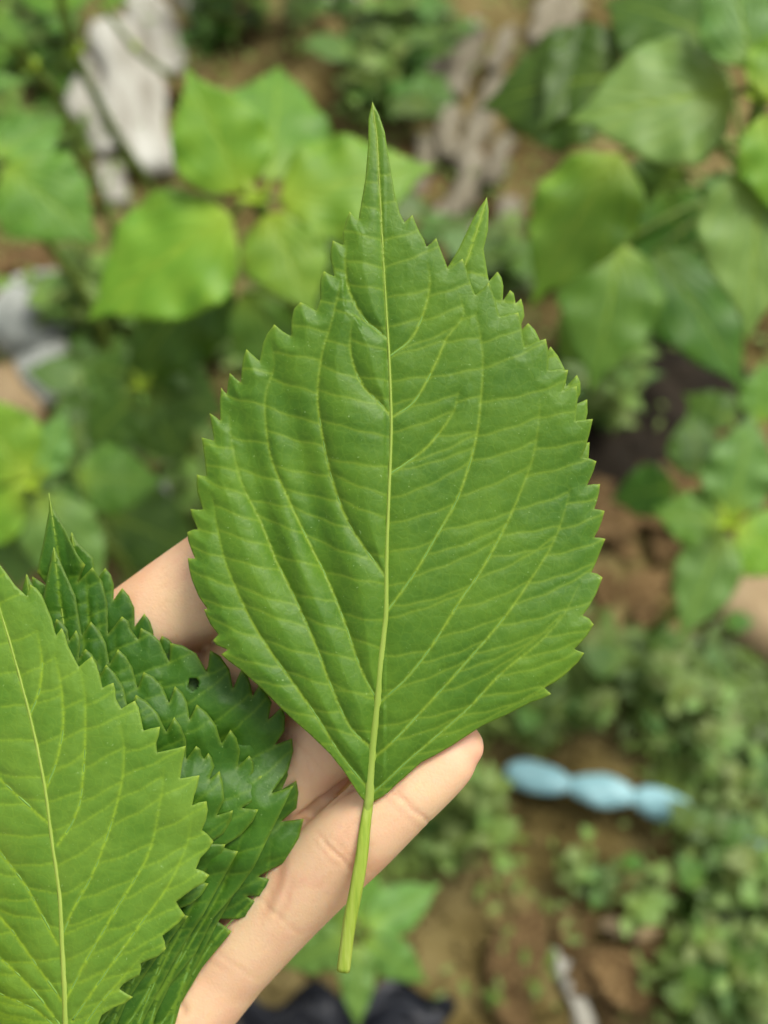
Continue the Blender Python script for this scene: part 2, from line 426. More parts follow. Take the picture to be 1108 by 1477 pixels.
def blade_mesh(name, geom, org, s, thick, mats):
    V2, hgt, T, colr, bed, mid, vv = geom
    n = len(V2)
    top = np.c_[(V2[:, 0] - org[0]) * s, -(V2[:, 1] - org[1]) * s, hgt * s]
    bot = top.copy(); bot[:, 2] -= thick
    V = np.vstack([top, bot])
    F = [T, T[:, ::-1] + n]
    sid = np.array([[(b, a, a + n), (b, a + n, b + n)] for a, b in bed]).reshape(-1, 3)
    Fa = np.vstack(F + [sid])
    mi = np.concatenate([np.zeros(len(T), int), np.ones(len(T), int), np.zeros(len(sid), int)])
    me = mk_mesh(name, V, Fa, mats, True, mi)
    ca = me.color_attributes.new('veins', 'FLOAT_COLOR', 'POINT')
    ca.data.foreach_set('color', np.vstack([colr, colr]).ravel())
    me.update()
    return me

def teeth_outline(tips, ref, depth, bulge=0.35):
    """margin through tooth tips listed from apex to base; ref gives the inward direction"""
    tips = [np.asarray(t, float) for t in tips]; pts = []
    for i, t in enumerate(tips):
        nx = tips[i + 1] if i + 1 < len(tips) else 2 * t - tips[i - 1]
        pv = tips[i - 1] if i > 0 else 2 * t - nx
        al = nx - pv; al /= np.linalg.norm(al)
        inw = np.array([-al[1], al[0]])
        if np.dot(np.asarray(ref, float) - t, inw) < 0: inw = -inw
        gap = np.linalg.norm(t - pv)
        dep = min(depth, gap * 0.55)
        pts.append(t + inw * dep + al * dep * 0.12)
        pts.append(t - al * dep * 0.12)
        m = (t + nx) / 2 + inw * dep * 0.25
        if i + 1 < len(tips):
            pts.append(t + (nx - t) * 0.25 + inw * dep * 0.0 + inw * dep * (0.35 - bulge))
            pts.append(t + (nx - t) * 0.62 + inw * dep * 0.28)
    return pts

def reflect(pts, a, b, f=1.0):
    a = np.asarray(a, float); b = np.asarray(b, float); d = (b - a) / np.linalg.norm(b - a); nrm = np.array([-d[1], d[0]])
    o = []
    for p in pts:
        v = np.asarray(p, float) - a
        o.append(a + d * np.dot(v, d) - nrm * np.dot(v, nrm) * f)
    return o

def auto_veins(a, b, hw_l, hw_r, rnd, bend=0.0):
    """a apex, b base; half width functions of t (0 base .. 1 apex)"""
    a = np.asarray(a, float); b = np.asarray(b, float); ax = a - b; L = np.linalg.norm(ax); ax = ax / L
    sd = np.array([-ax[1], ax[0]])
    if sd[0] < 0: sd = -sd
    vs = []
    for sgn, hw in ((1, hw_r), (-1, hw_l)):
        for t0, t1, k in ((0.015, 0.40, 0.90), (0.075, 0.55, 0.74), (0.15, 0.66, 0.62), (0.31, 0.76, 0.66), (0.48, 0.80, 0.75), (0.62, 0.84, 0.8)):
            t0 += rnd.uniform(-0.02, 0.02) * (t0 > 0.05); t1 += rnd.uniform(-0.02, 0.02)
            p = []
            for q in np.linspace(0, 1, 6):
                t = t0 + (t1 - t0) * (0.55 * q + 0.45 * q ** 2)
                lat = hw(t1) * k * (1.45 * q - 0.45 * q ** 2)
                lat = min(lat, hw(t) * 0.93)
                p.append(b + ax * L * t + sd * sgn * lat)
            vs.append(p)
    return vs

def leaf_thing(name, label, group, outline, midrib, veins, depth, hfun, A2, A3, mats, seed, u=1.0, spacing=3.0, petiole=None,
               rib_w=(11, 3), vein_w=3.2, tilt=None, tert_step=44, rib_mat=None, cat='leaf', pet_w=None, hole=None):
    s = K * depth
    org = np.asarray(midrib[-1], float)
    g = leaf_geom(outline, midrib, veins, u, spacing, hfun, A2, A3, seed, tert_step, hole=hole)
    M = Matrix.Translation(P(org[0], org[1], depth)) @ CAMROT.to_4x4()
    if tilt is not None: M = M @ tilt
    root = empty(name, M)
    tag(root, label, cat, group)
    blade = mesh_obj('blade', blade_mesh(name + '_blade', g, org, s, 0.00028, mats), root)
    V2, hgt, T, colr, bed, mid, vv = g
    def loc(path2, dz):
        return np.c_[(path2[:, 0] - org[0]) * s, -(path2[:, 1] - org[1]) * s, (hfun(path2[:, 0], path2[:, 1]) + dz) * s]
    if petiole is not None:
        e = np.array([[p[0], p[1]] for p in petiole[1:3]], float); mid = np.vstack([mid, catmull([tuple(mid[-1])] + [tuple(q) for q in e], 6 * u)[1:]])
    n = len(mid); w = np.interp(np.linspace(0, 1, n), [0, 0.2, 0.6, 1], [0.8 * u, rib_w[1] * 0.6 * u, rib_w[1] * 1.15 * u, rib_w[0] * u]) / 2
    if petiole is not None:
        ne = n - len(g[5]); w[n - ne:] *= np.linspace(1, 0.15, ne)
    V, F = tube(loc(mid, 1.3 * u), w * s, 10, 0.75)
    mesh_obj('midrib', mk_mesh('midrib', V, F, [rib_mat or M_RIB]), root)
    for v in vv:
        v = v[:]
        n = len(v); w = np.maximum(vein_w * (1 - np.linspace(0, 1, n)) ** 0.75, 0.12) * u / 2
        V, F = tube(loc(v, 0.25 * u), w * s, 6, 0.6)
        mesh_obj('vein', mk_mesh('vein', V, F, [M_VEIN]), blade)
    if petiole is not None:
        pp = catmull([(p[0], p[1]) for p in petiole], 6 * u); tt = np.linspace(0, 1, len(pp))
        hh = np.interp(tt, np.linspace(0, 1, len(petiole)), [p[2] for p in petiole])
        pw = np.interp(tt, np.linspace(0, 1, len(pet_w)), pet_w) / 2
        path = np.c_[(pp[:, 0] - org[0]) * s, -(pp[:, 1] - org[1]) * s, hh * s]
        V, F = tube(path, pw * s, 14, 0.85)
        # shallow groove along the upper side
        V = V.reshape(len(path), 14, 3)
        V[:, 3:5, 2] -= (pw * s * 0.12)[:, None]
        V = V.reshape(-1, 3)
        mesh_obj('petiole', mk_mesh('petiole', V, F, [M_PET]), root)
    return root

# ------------------------------------------------------------------ ground
def build_ground():
    global M_SOIL
    ctr = np.linspace(-1.4, 1.4, 240)
    far = np.array([2, 3, 5, 9, 16, 30, 60.0])
    xs = np.concatenate([-far[::-1], ctr, far]); ys = xs + 0.55
    X, Y = np.meshgrid(xs, ys)
    near = np.exp(-((X / 1.5) ** 4 + ((Y - 0.55) / 1.5) ** 4))
    Z = near * (0.012 * sinnoise(X, Y, 0.35, 1) + 0.009 * sinnoise(X, Y, 0.09, 2, 9) + 0.005 * sinnoise(X, Y, 0.035, 3, 12))
    n = len(xs); idx = np.arange(n * n).reshape(n, n)
    F = np.stack([idx[:-1, :-1], idx[:-1, 1:], idx[1:, 1:], idx[1:, :-1]], -1).reshape(-1, 4)
    M_SOIL = noise_mat('garden_soil', [srgb(48, 42, 23), srgb(92, 80, 45), srgb(120, 108, 70), srgb(88, 73, 40)], 9, 0.95, 0.6, 0.008, 0.1, detail=9)
    o = mesh_obj('ground', mk_mesh('ground', np.c_[X.ravel(), Y.ravel(), Z.ravel()], F, [M_SOIL]))
    tag(o, 'brown crumbly garden soil under the plants', 'ground', kind='structure')
    def gz(x, y):
        x = np.atleast_1d(np.float64(x)); y = np.atleast_1d(np.float64(y))
        ne = np.exp(-((x / 1.5) ** 4 + ((y - 0.55) / 1.5) ** 4))
        return float((ne * (0.012 * sinnoise(x, y, 0.35, 1) + 0.009 * sinnoise(x, y, 0.09, 2, 9) + 0.005 * sinnoise(x, y, 0.035, 3, 12)))[0])
    return gz
GZ = build_ground()
def GP(px, py, dz=0.0):
    p = G(px, py); p.z = GZ(p.x, p.y) + dz; return p

# ------------------------------------------------------------------ the big held leaf
OUT_MAIN_L = [(537, 142.5), (531.5, 168), (531, 207), (527, 257), (519.5, 302), (517, 317), (510, 312), (504.6, 305), (499, 318), (494.5, 336), (495.5, 354),
  (489, 351), (480, 347), (477, 360), (476.5, 373), (482.6, 399), (475, 396), (467.4, 391.5), (462.5, 403), (461.5, 414), (462, 432), (456.6, 449), (446, 442),
  (433.5, 436), (424, 446), (420.5, 462), (420, 485), (408, 478), (395.5, 467.5), (384, 482), (378.5, 495), (374, 520), (364, 511), (355, 503), (350, 515),
  (348, 530), (346.5, 551), (339, 545), (330, 536.5), (327, 550), (325, 566), (321, 563), (317, 557.5), (315, 575), (315.8, 606), (309, 600), (300, 594.5),
  (303, 612), (307, 635), (298, 632.5), (288.5, 630), (291, 645), (293.4, 662), (296, 686), (291, 686), (282, 684), (281.5, 698), (282.6, 711), (290.5, 735),
  (282, 735), (272, 734), (274, 744), (278, 753), (283.3, 764), (276, 764), (267.5, 768), (269, 780), (273, 791), (279.7, 806), (275, 806), (269, 805.5),
  (271, 820), (275, 836), (285, 861), (298, 880), (292.5, 879.5), (296, 889), (302, 901), (314, 916), (306, 924.5), (311, 931), (328, 938), (318, 944.5), (331, 955),
  (347, 966.5), (379, 995), (415, 1031), (447.7, 1060), (476.6, 1089), (496, 1114), (509, 1135), (519, 1152), (526, 1161)]
OUT_MAIN_R = [(538.5, 1161), (548, 1155), (560, 1146.5), (572, 1134), (587, 1121), (608, 1102), (629, 1091), (652, 1078), (673, 1064), (695, 1049.5), (738, 1030), (767, 1015),
  (786, 1009), (797, 1003), (787, 994), (802, 986), (816, 976), (836, 957), (845, 943.5), (830, 937.5), (840, 928), (848, 919), (859, 902), (852, 893), (843, 889),
  (853, 876), (864, 858), (874.5, 834.5), (867, 829), (858, 827), (865, 813), (872, 796), (879.5, 778), (871, 776), (862, 776), (869, 764), (874, 751), (878, 737),
  (871, 735), (862.5, 734), (867, 721), (870, 709), (871.5, 697.5), (862, 697.5), (852, 699), (858, 687), (862, 677), (865.5, 664), (855, 660), (843, 659), (849, 643),
  (853.5, 626), (858, 603), (846, 604), (833, 606), (834, 590), (836, 572), (834.5, 555.5), (825, 557), (814, 562.5), (819, 548), (821.8, 532), (808, 531), (792.5, 533),
  (793, 517), (792, 502), (789, 487), (774, 491), (758, 500.5), (755, 483), (753, 466), (749, 449), (736, 451), (721.5, 455.5), (717, 438), (711, 419), (706, 405.5), (697, 415),
  (686, 424.5), (680, 408), (674, 389), (668, 371.5), (658, 378), (646.5, 387), (642, 374), (637, 362), (629.5, 342), (622, 350), (615.5, 355), (612, 345), (606, 335), (600, 322),
  (595, 309), (590, 314), (583.5, 320), (577, 307), (571, 286), (566, 256), (561, 225), (555, 188), (547, 163)]
MID_MAIN = [(537, 143), (540, 170), (543.5, 195), (547, 257), (550.5, 322), (554, 391), (558.4, 463), (561.5, 515), (564.5, 597), (564, 644), (561, 717), (558, 800), (557, 880), (554, 912), (549, 959), (545, 1010), (538, 1078), (532.5, 1158)]
V_MAIN = [
 [(531, 1142), (491, 1089), (455, 1031), (422, 984), (386, 934), (357, 886), (327, 818), (312, 760), (305, 715)],
 [(537, 1082), (505, 1049), (477, 988), (455, 930), (422, 858), (399, 814), (374, 753), (348, 699), (334, 644), (329, 600)],
 [(545, 1014), (520, 963), (498, 901), (474, 842), (442, 778), (417, 724), (392, 666), (384, 623), (382, 572), (395, 528), (392, 500)],
 [(557, 832), (525, 789), (500, 749), (478, 688), (464, 623), (458, 569), (465, 510), (478, 467), (486, 434), (492, 405)],
 [(564, 600), (545, 578), (525, 558), (511, 529), (505, 498), (508, 465)],
 [(560, 490), (543, 475), (525, 459), (504, 420), (498, 380), (501, 350)],
 [(534, 1152), (560, 1127), (590, 1098), (619, 1073), (677, 1022), (724, 972), (778, 928), (814, 889), (838, 845)],
 [(540, 1095), (572, 1066), (619, 1015), (662, 968), (727, 893), (771, 831), (800, 784), (818, 737), (826, 705)],
 [(547, 1015), (586, 979), (623, 932), (664, 867), (695, 823), (731, 758), (753, 708), (769, 664), (778, 614), (780, 575)],
 [(557, 884), (598, 827), (630, 773), (659, 722), (677, 672), (688, 629), (694, 580), (697, 520), (692, 477), (686, 450)],
 [(562, 684), (605, 654), (630, 629), (654, 594), (662, 565)],
 [(564, 603), (598, 578), (627, 527), (645, 487), (668, 455), (664, 425)],
 [(562, 514), (594, 487), (612, 448), (620, 412), (618, 380)],
]
def h_main(x, y):
    xm = np.interp(y, [p[1] for p in MID_MAIN], [p[0] for p in MID_MAIN])
    dx = x - xm; t = (y - 650) / 500
    left = np.clip(-dx / 290, 0, 1.3); right = np.clip(dx / 310, 0, 1.3)
    low = np.clip((y - 850) / 300, 0, 1)
    h = -14 * t ** 2 + 4 * np.sin(y / 130)
    h += -14 * left ** 2 - 6 * right - 14 * right ** 2
    h += 14 * left * (1 - left) * np.sin((y - 300) / 95)               # undulating left half
    h += 8 * right ** 2 * np.sin((y - 420) / 70)
    h += 3.0 * np.sin(y / 24 + x / 60) * np.clip(np.maximum(left, right) * 1.6 - 0.75, 0, 1) ** 1.5   # ruffled margin
    h += -7 * np.exp(-(np.abs(dx) / 20) ** 2) * low                      # channel at the base
    # pleats along the left side veins
    h += -20 * np.exp(-((dx + 118 - (y - 700) * 0.28) / 26) ** 2) * np.exp(-((y - 720) / 170) ** 2)
    h += -15 * np.exp(-((dx + 190 - (y - 700) * 0.32) / 22) ** 2) * np.exp(-((y - 720) / 160) ** 2)
    return h
A2_main = lambda x, y: np.where(x < 556, 12.5, 5.5)
leaf_thing('perilla_leaf', 'large flat perilla leaf with long yellow-green stalk, resting across the fingers', 'picked perilla leaves in the hand',
           np.array(OUT_MAIN_L + OUT_MAIN_R), MID_MAIN, V_MAIN, D0, h_main, A2_main, 1.15, [M_MAIN, M_UNDER], 11, spacing=2.7,
           petiole=[(535, 1128, -30), (531.5, 1162, -21), (526, 1200, -15), (521.5, 1240, -14), (513, 1290, -15), (504, 1336, -17), (494.5, 1409, -20)],
           pet_w=[11, 15, 18, 19.5, 20, 19, 20], rib_w=(15, 4.2), vein_w=3.7)

# second leaf lying under it
tipR, baseR = (703.5, 281), (480, 1040)
rt = [(720, 391), (738.5, 418), (754, 429), (765, 466), (798, 500), (835, 542), (850, 577), (852, 640), (845, 720), (820, 800), (770, 880), (690, 950), (590, 1010)]
rightR = [(706, 300), (705, 330), (698.5, 357)] + teeth_outline(rt, (560, 680), 22)
leftR = [(693, 296), (683, 313), (662, 357), (647, 382)] + reflect(teeth_outline(rt[1:], (560, 680), 20), tipR, baseR, 0.68)
hwR = lambda t: float(np.interp(t, [0, .1, .3, .6, .75, .86, 1], [10, 120, 220, 225, 150, 30, 0]))
def h_rear(x, y):
    return -12 - 10 * ((y - 650) / 400) ** 2 + 8 * np.exp(-((y - 281) / 120) ** 2) + 4 * np.sin(x / 16 + y / 22) * np.clip((x - 680) / 120, 0, 1)
midR = [tipR, (694, 313), (680, 357), (655, 430), (600, 620), (540, 820), baseR]
leaf_thing('perilla_leaf', 'perilla leaf mostly hidden beneath the large leaf, only its tip and margin teeth showing', 'picked perilla leaves in the hand',
           np.array([tipR] + leftR + [baseR] + rightR[::-1]), midR, auto_veins(tipR, baseR, lambda t: hwR(t) * 0.68, hwR, random.Random(3)), D0 + 30 * K * D0, h_rear, 5, 2.0,
           [M_PALE, M_UNDER], 12, spacing=4.5, rib_w=(9, 3.4), vein_w=3)

# ------------------------------------------------------------------ the pile on the left
GRP = 'picked perilla leaves in the hand'
tipA, baseA = (-48, 705), (103, 1565)
rA = [(-36, 730), (-20, 770), (0, 812), (24, 844), (41, 860), (45.5, 843), (54, 848), (62, 858), (77, 893), (83, 916), (91, 905.5), (96, 915), (100, 930), (116, 961), (125, 953), (134, 946), (141, 958), (146, 974),
  (150, 991), (157, 987), (165, 984), (168, 994), (169, 1007), (177, 1021), (186, 1015), (195.5, 1010), (201, 1020), (205, 1035), (209, 1052), (220, 1049), (232, 1047), (231, 1059), (227, 1070), (228, 1084), (248, 1080), (268.5, 1075.5), (266, 1088), (263, 1102), (260, 1123),
  (273, 1121), (287, 1119.5), (284, 1136), (280, 1148), (277, 1162), (287, 1158), (297, 1157), (299, 1170), (296, 1185), (290, 1200), (298, 1207), (306, 1218), (299, 1229), (288, 1240), (282, 1254.5), (291, 1258), (301, 1264.5), (293, 1275), (278, 1283), (254, 1300),
  (259, 1309), (266.5, 1320), (258, 1331), (247, 1339), (235.5, 1347), (239, 1355), (241, 1365), (231, 1375), (218, 1380), (205, 1385), (206, 1394), (203.5, 1402), (193, 1407), (182, 1413), (174.5, 1422), (184, 1428), (193.5, 1434), (182, 1443), (168, 1448), (150, 1459), (140, 1482), (122, 1530)]
midA = [tipA, (-30, 770), (0, 868), (20, 930), (49, 1032), (69, 1124), (81, 1211), (91, 1284), (94, 1345), (97.5, 1430), (98, 1478), baseA]
vA_r = [[(89, 1213), (110, 1180), (122, 1141), (127, 1064), (126, 1000), (118, 962)], [(95, 1342), (112, 1302), (138, 1255), (162, 1190), (179, 1125), (182, 1075), (175, 1040)],
  [(99, 1437), (130, 1377), (175, 1300), (215, 1231), (233, 1154), (238, 1105)], [(108, 1466), (162, 1389), (203, 1332), (244, 1275), (268, 1223), (277, 1180)],
  [(104, 1510), (140, 1452), (180, 1405), (215, 1365)], [(72, 1133), (88, 1090), (96, 1040), (92, 985), (82, 940)], [(48, 1030), (62, 990), (64, 945), (56, 905)]]
vA_l = [[(76, 1183), (50, 1160), (24, 1137), (0, 1113), (-35, 1060), (-50, 1000)], [(88, 1356), (66, 1315), (41, 1271), (0, 1219), (-50, 1150), (-75, 1090)],
  [(95, 1440), (60, 1390), (20, 1335), (-30, 1285), (-90, 1220)], [(97, 1485), (70, 1445), (30, 1400), (-30, 1350), (-95, 1300)], [(98, 1495), (60, 1455), (10, 1432), (-40, 1415), (-90, 1390)]]
def mid_x(mid, y): return np.interp(y, [p[1] for p in mid], [p[0] for p in mid])
def h_A(x, y):
    dx = x - mid_x(midA, y)
    h = 16 - 20 * (np.clip(dx, 0, 400) / 210) ** 2 - 24 * (np.clip(-dx, 0, 400) / 210) ** 2 - 16 * ((y - 1200) / 450) ** 2
    h += 5 * np.sin(y / 55 + 1) * np.clip(np.abs(dx) / 200, 0, 1) ** 1.5 + 2.4 * np.sin(y / 16.5) * np.clip((np.abs(dx) - 90) / 110, 0, 1)
    return h
leaf_thing('perilla_leaf', 'bright green perilla leaf lying on top of the pile of picked leaves', GRP,
           np.array([tipA] + reflect(rA, tipA, baseA, 0.95) + [baseA] + rA[::-1]), midA, vA_r + vA_l, D0 - 6 * K * D0, h_A, 4.5, 1.5, [M_PALE, M_UNDER], 21, spacing=3.3,
           rib_w=(11, 4.6), vein_w=3.6, petiole=[(103, 1545, -10), (100, 1600, -8), (70, 1680, -2), (20, 1760, 0)], pet_w=[11, 15, 17, 17])

def pile_leaf(label, tip, base, tips, depth_off, h0, sagr, seed, mats, lf=0.95, midb=None, pre=None, post=None, curl=None, tdepth=24, spacing=4.2, ripple=5.0, hole=None, a2=8, a3=2.2):
    tip = np.array(tip, float); base = np.array(base, float)
    ref = (tip + base) / 2 - np.array([60, 0])
    right = (pre or []) + teeth_outline(tips, ref, tdepth) + (post or [])
    tips = tips + (post or [])
    left = reflect(right, tip, base, lf)
    ax = (tip - base); L = np.linalg.norm(ax); ax /= L; sd = np.array([-ax[1], ax[0]])
    if sd[0] < 0: sd = -sd
    tt = sorted((float(np.dot(np.array(p) - base, ax) / L), float(np.dot(np.array(p) - base, sd))) for p in tips)
    T = [0] + [q[0] for q in tt] + [1]; W = [8] + [q[1] for q in tt] + [0]
    hw = lambda t: float(np.interp(t, T, W)) * 0.92
    mid = midb or [tip, tip * 0.66 + base * 0.34 + sd * 6, tip * 0.33 + base * 0.67 + sd * 6, base]
    def hf(x, y):
        q = np.stack([x - base[0], y - base[1]], -1); s = q @ sd; a = q @ ax / L
        h = h0 - sagr * np.clip(s / 250, 0, 2) ** 2 - 14 * np.clip(-s / 230, 0, 2) ** 2 - 10 * (a - 0.5) ** 2 * 4
        h = h + ripple * np.sin(a * 30 + seed) * np.clip((np.abs(s) - 70) / 140, 0, 1.2) + 0.6 * ripple * np.sin(a * 53 + s / 40 + seed * 2) * np.clip((np.abs(s) - 60) / 120, 0, 1.2)
        if curl: h = h + curl(x, y, s, a)
        return h
    return leaf_thing('perilla_leaf', label, GRP, np.array([tip] + left + [base] + right[::-1]), mid, auto_veins(tip, base, lambda t: hw(t) * lf, hw, random.Random(seed)),
                      D0 + depth_off * K * D0, hf, a2, a3, mats, seed, spacing=spacing, hole=hole, rib_w=(11, 4.2), vein_w=3.2,
                      petiole=[(base[0], base[1] - 15, h0 - 10), (base[0] - 8, base[1] + 40, h0 - 8), (base[0] - 40, base[1] + 130, h0 - 4)], pet_w=[11, 15, 17])

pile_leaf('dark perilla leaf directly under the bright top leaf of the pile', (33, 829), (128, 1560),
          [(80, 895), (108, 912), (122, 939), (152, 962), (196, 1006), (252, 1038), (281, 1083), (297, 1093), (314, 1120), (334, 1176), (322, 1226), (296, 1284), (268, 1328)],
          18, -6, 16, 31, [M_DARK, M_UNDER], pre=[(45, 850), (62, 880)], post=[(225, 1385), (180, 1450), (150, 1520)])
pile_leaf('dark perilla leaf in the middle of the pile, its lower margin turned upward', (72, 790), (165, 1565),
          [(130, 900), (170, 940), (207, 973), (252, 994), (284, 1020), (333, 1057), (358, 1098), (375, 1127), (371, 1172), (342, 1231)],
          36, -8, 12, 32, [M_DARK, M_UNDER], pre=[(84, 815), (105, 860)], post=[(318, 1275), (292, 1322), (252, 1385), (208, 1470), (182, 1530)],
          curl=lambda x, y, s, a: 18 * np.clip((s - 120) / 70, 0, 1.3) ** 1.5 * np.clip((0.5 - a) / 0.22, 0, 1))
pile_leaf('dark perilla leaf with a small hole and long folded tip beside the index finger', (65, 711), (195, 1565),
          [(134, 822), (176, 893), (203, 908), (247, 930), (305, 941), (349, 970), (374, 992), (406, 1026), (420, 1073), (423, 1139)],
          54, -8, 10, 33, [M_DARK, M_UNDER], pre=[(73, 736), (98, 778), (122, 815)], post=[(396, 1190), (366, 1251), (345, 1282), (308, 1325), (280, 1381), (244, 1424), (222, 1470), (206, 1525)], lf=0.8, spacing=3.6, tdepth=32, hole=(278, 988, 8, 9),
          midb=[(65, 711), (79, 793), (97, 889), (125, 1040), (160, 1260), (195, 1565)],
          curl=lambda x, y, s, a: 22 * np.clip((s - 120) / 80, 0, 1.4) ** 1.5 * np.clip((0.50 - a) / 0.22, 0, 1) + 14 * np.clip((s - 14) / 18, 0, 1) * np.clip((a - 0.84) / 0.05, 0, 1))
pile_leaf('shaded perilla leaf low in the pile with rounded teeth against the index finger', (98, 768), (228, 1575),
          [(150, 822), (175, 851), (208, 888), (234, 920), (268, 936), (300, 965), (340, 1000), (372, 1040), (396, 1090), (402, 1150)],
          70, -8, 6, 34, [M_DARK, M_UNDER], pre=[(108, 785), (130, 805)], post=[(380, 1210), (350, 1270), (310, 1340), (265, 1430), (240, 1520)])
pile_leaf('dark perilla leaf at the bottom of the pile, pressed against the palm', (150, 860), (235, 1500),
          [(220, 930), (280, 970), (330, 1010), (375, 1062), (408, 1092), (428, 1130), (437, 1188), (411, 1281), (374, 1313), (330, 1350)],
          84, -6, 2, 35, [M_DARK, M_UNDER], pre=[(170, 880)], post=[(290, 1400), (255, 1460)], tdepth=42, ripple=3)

# ------------------------------------------------------------------ hand
def skin_material():
    m = bpy.data.materials.new('skin'); t, N, L = nt(m)
    out = N('ShaderNodeOutputMaterial'); pb = N('ShaderNodeBsdfPrincipled'); tc = N('ShaderNodeTexCoord')
    n1 = N('ShaderNodeTexNoise'); n1.inputs['Scale'].default_value = 45; n1.inputs['Detail'].default_value = 5; L(tc.outputs['Object'], n1.inputs['Vector'])
    cr = N('ShaderNodeValToRGB'); e = cr.color_ramp.elements
    e[0].position = 0.3; e[0].color = (0.68, 0.39, 0.22, 1); e[1].position = 0.7; e[1].color = (0.76, 0.54, 0.32, 1)
    x = e.new(0.5); x.color = (0.72, 0.475, 0.29, 1)
    L(n1.outputs[0], cr.inputs[0])
    at = N('ShaderNodeAttribute'); at.attribute_name = 'crease'
    mx = N('ShaderNodeMix'); mx.data_type = 'RGBA'; mx.inputs[7].default_value = (0.50, 0.19, 0.09, 1)
    n4 = N('ShaderNodeTexNoise'); n4.inputs['Scale'].default_value = 130; n4.inputs['Detail'].default_value = 4; L(tc.outputs['Object'], n4.inputs['Vector'])
    r4 = N('ShaderNodeMapRange'); r4.inputs[1].default_value = 0.5; r4.inputs[2].default_value = 0.75; r4.inputs[4].default_value = 0.4; L(n4.outputs[0], r4.inputs[0])
    fl = N('ShaderNodeAttribute'); fl.attribute_name = 'flush'
    a4 = N('ShaderNodeMath'); a4.operation = 'ADD'; a4.use_clamp = True; L(r4.outputs[0], a4.inputs[0]); L(fl.outputs['Fac'], a4.inputs[1])
    m4 = N('ShaderNodeMix'); m4.data_type = 'RGBA'; m4.inputs[7].default_value = (0.68, 0.34, 0.235, 1); L(a4.outputs[0], m4.inputs[0]); L(cr.outputs[0], m4.inputs[6])
    L(at.outputs['Fac'], mx.inputs[0]); L(m4.outputs[2], mx.inputs[6])
    L(mx.outputs[2], pb.inputs['Base Color'])
    pb.inputs['Roughness'].default_value = 0.48; pb.inputs['Specular IOR Level'].default_value = 0.4
    pb.inputs['Subsurface Weight'].default_value = 0.5; pb.inputs['Subsurface Radius'].default_value = (0.0045, 0.0016, 0.0007); pb.inputs['Subsurface Scale'].default_value = 1.0
    v = N('ShaderNodeTexVoronoi'); v.inputs['Scale'].default_value = 1100; v.feature = 'DISTANCE_TO_EDGE'; L(tc.outputs['Object'], v.inputs['Vector'])
    n2 = N('ShaderNodeTexNoise'); n2.inputs['Scale'].default_value = 700; n2.inputs['Detail'].default_value = 4; L(tc.outputs['Object'], n2.inputs['Vector'])
    ad = N('ShaderNodeMath'); ad.operation = 'ADD'; L(v.outputs['Distance'], ad.inputs[0]); L(n2.outputs[0], ad.inputs[1])
    b = N('ShaderNodeBump'); b.inputs['Strength'].default_value = 0.2; b.inputs['Distance'].default_value = 0.0003; L(ad.outputs[0], b.inputs['Height']); L(b.outputs[0], pb.inputs['Normal'])
    L(pb.outputs[0], out.inputs['Surface'])
    return m

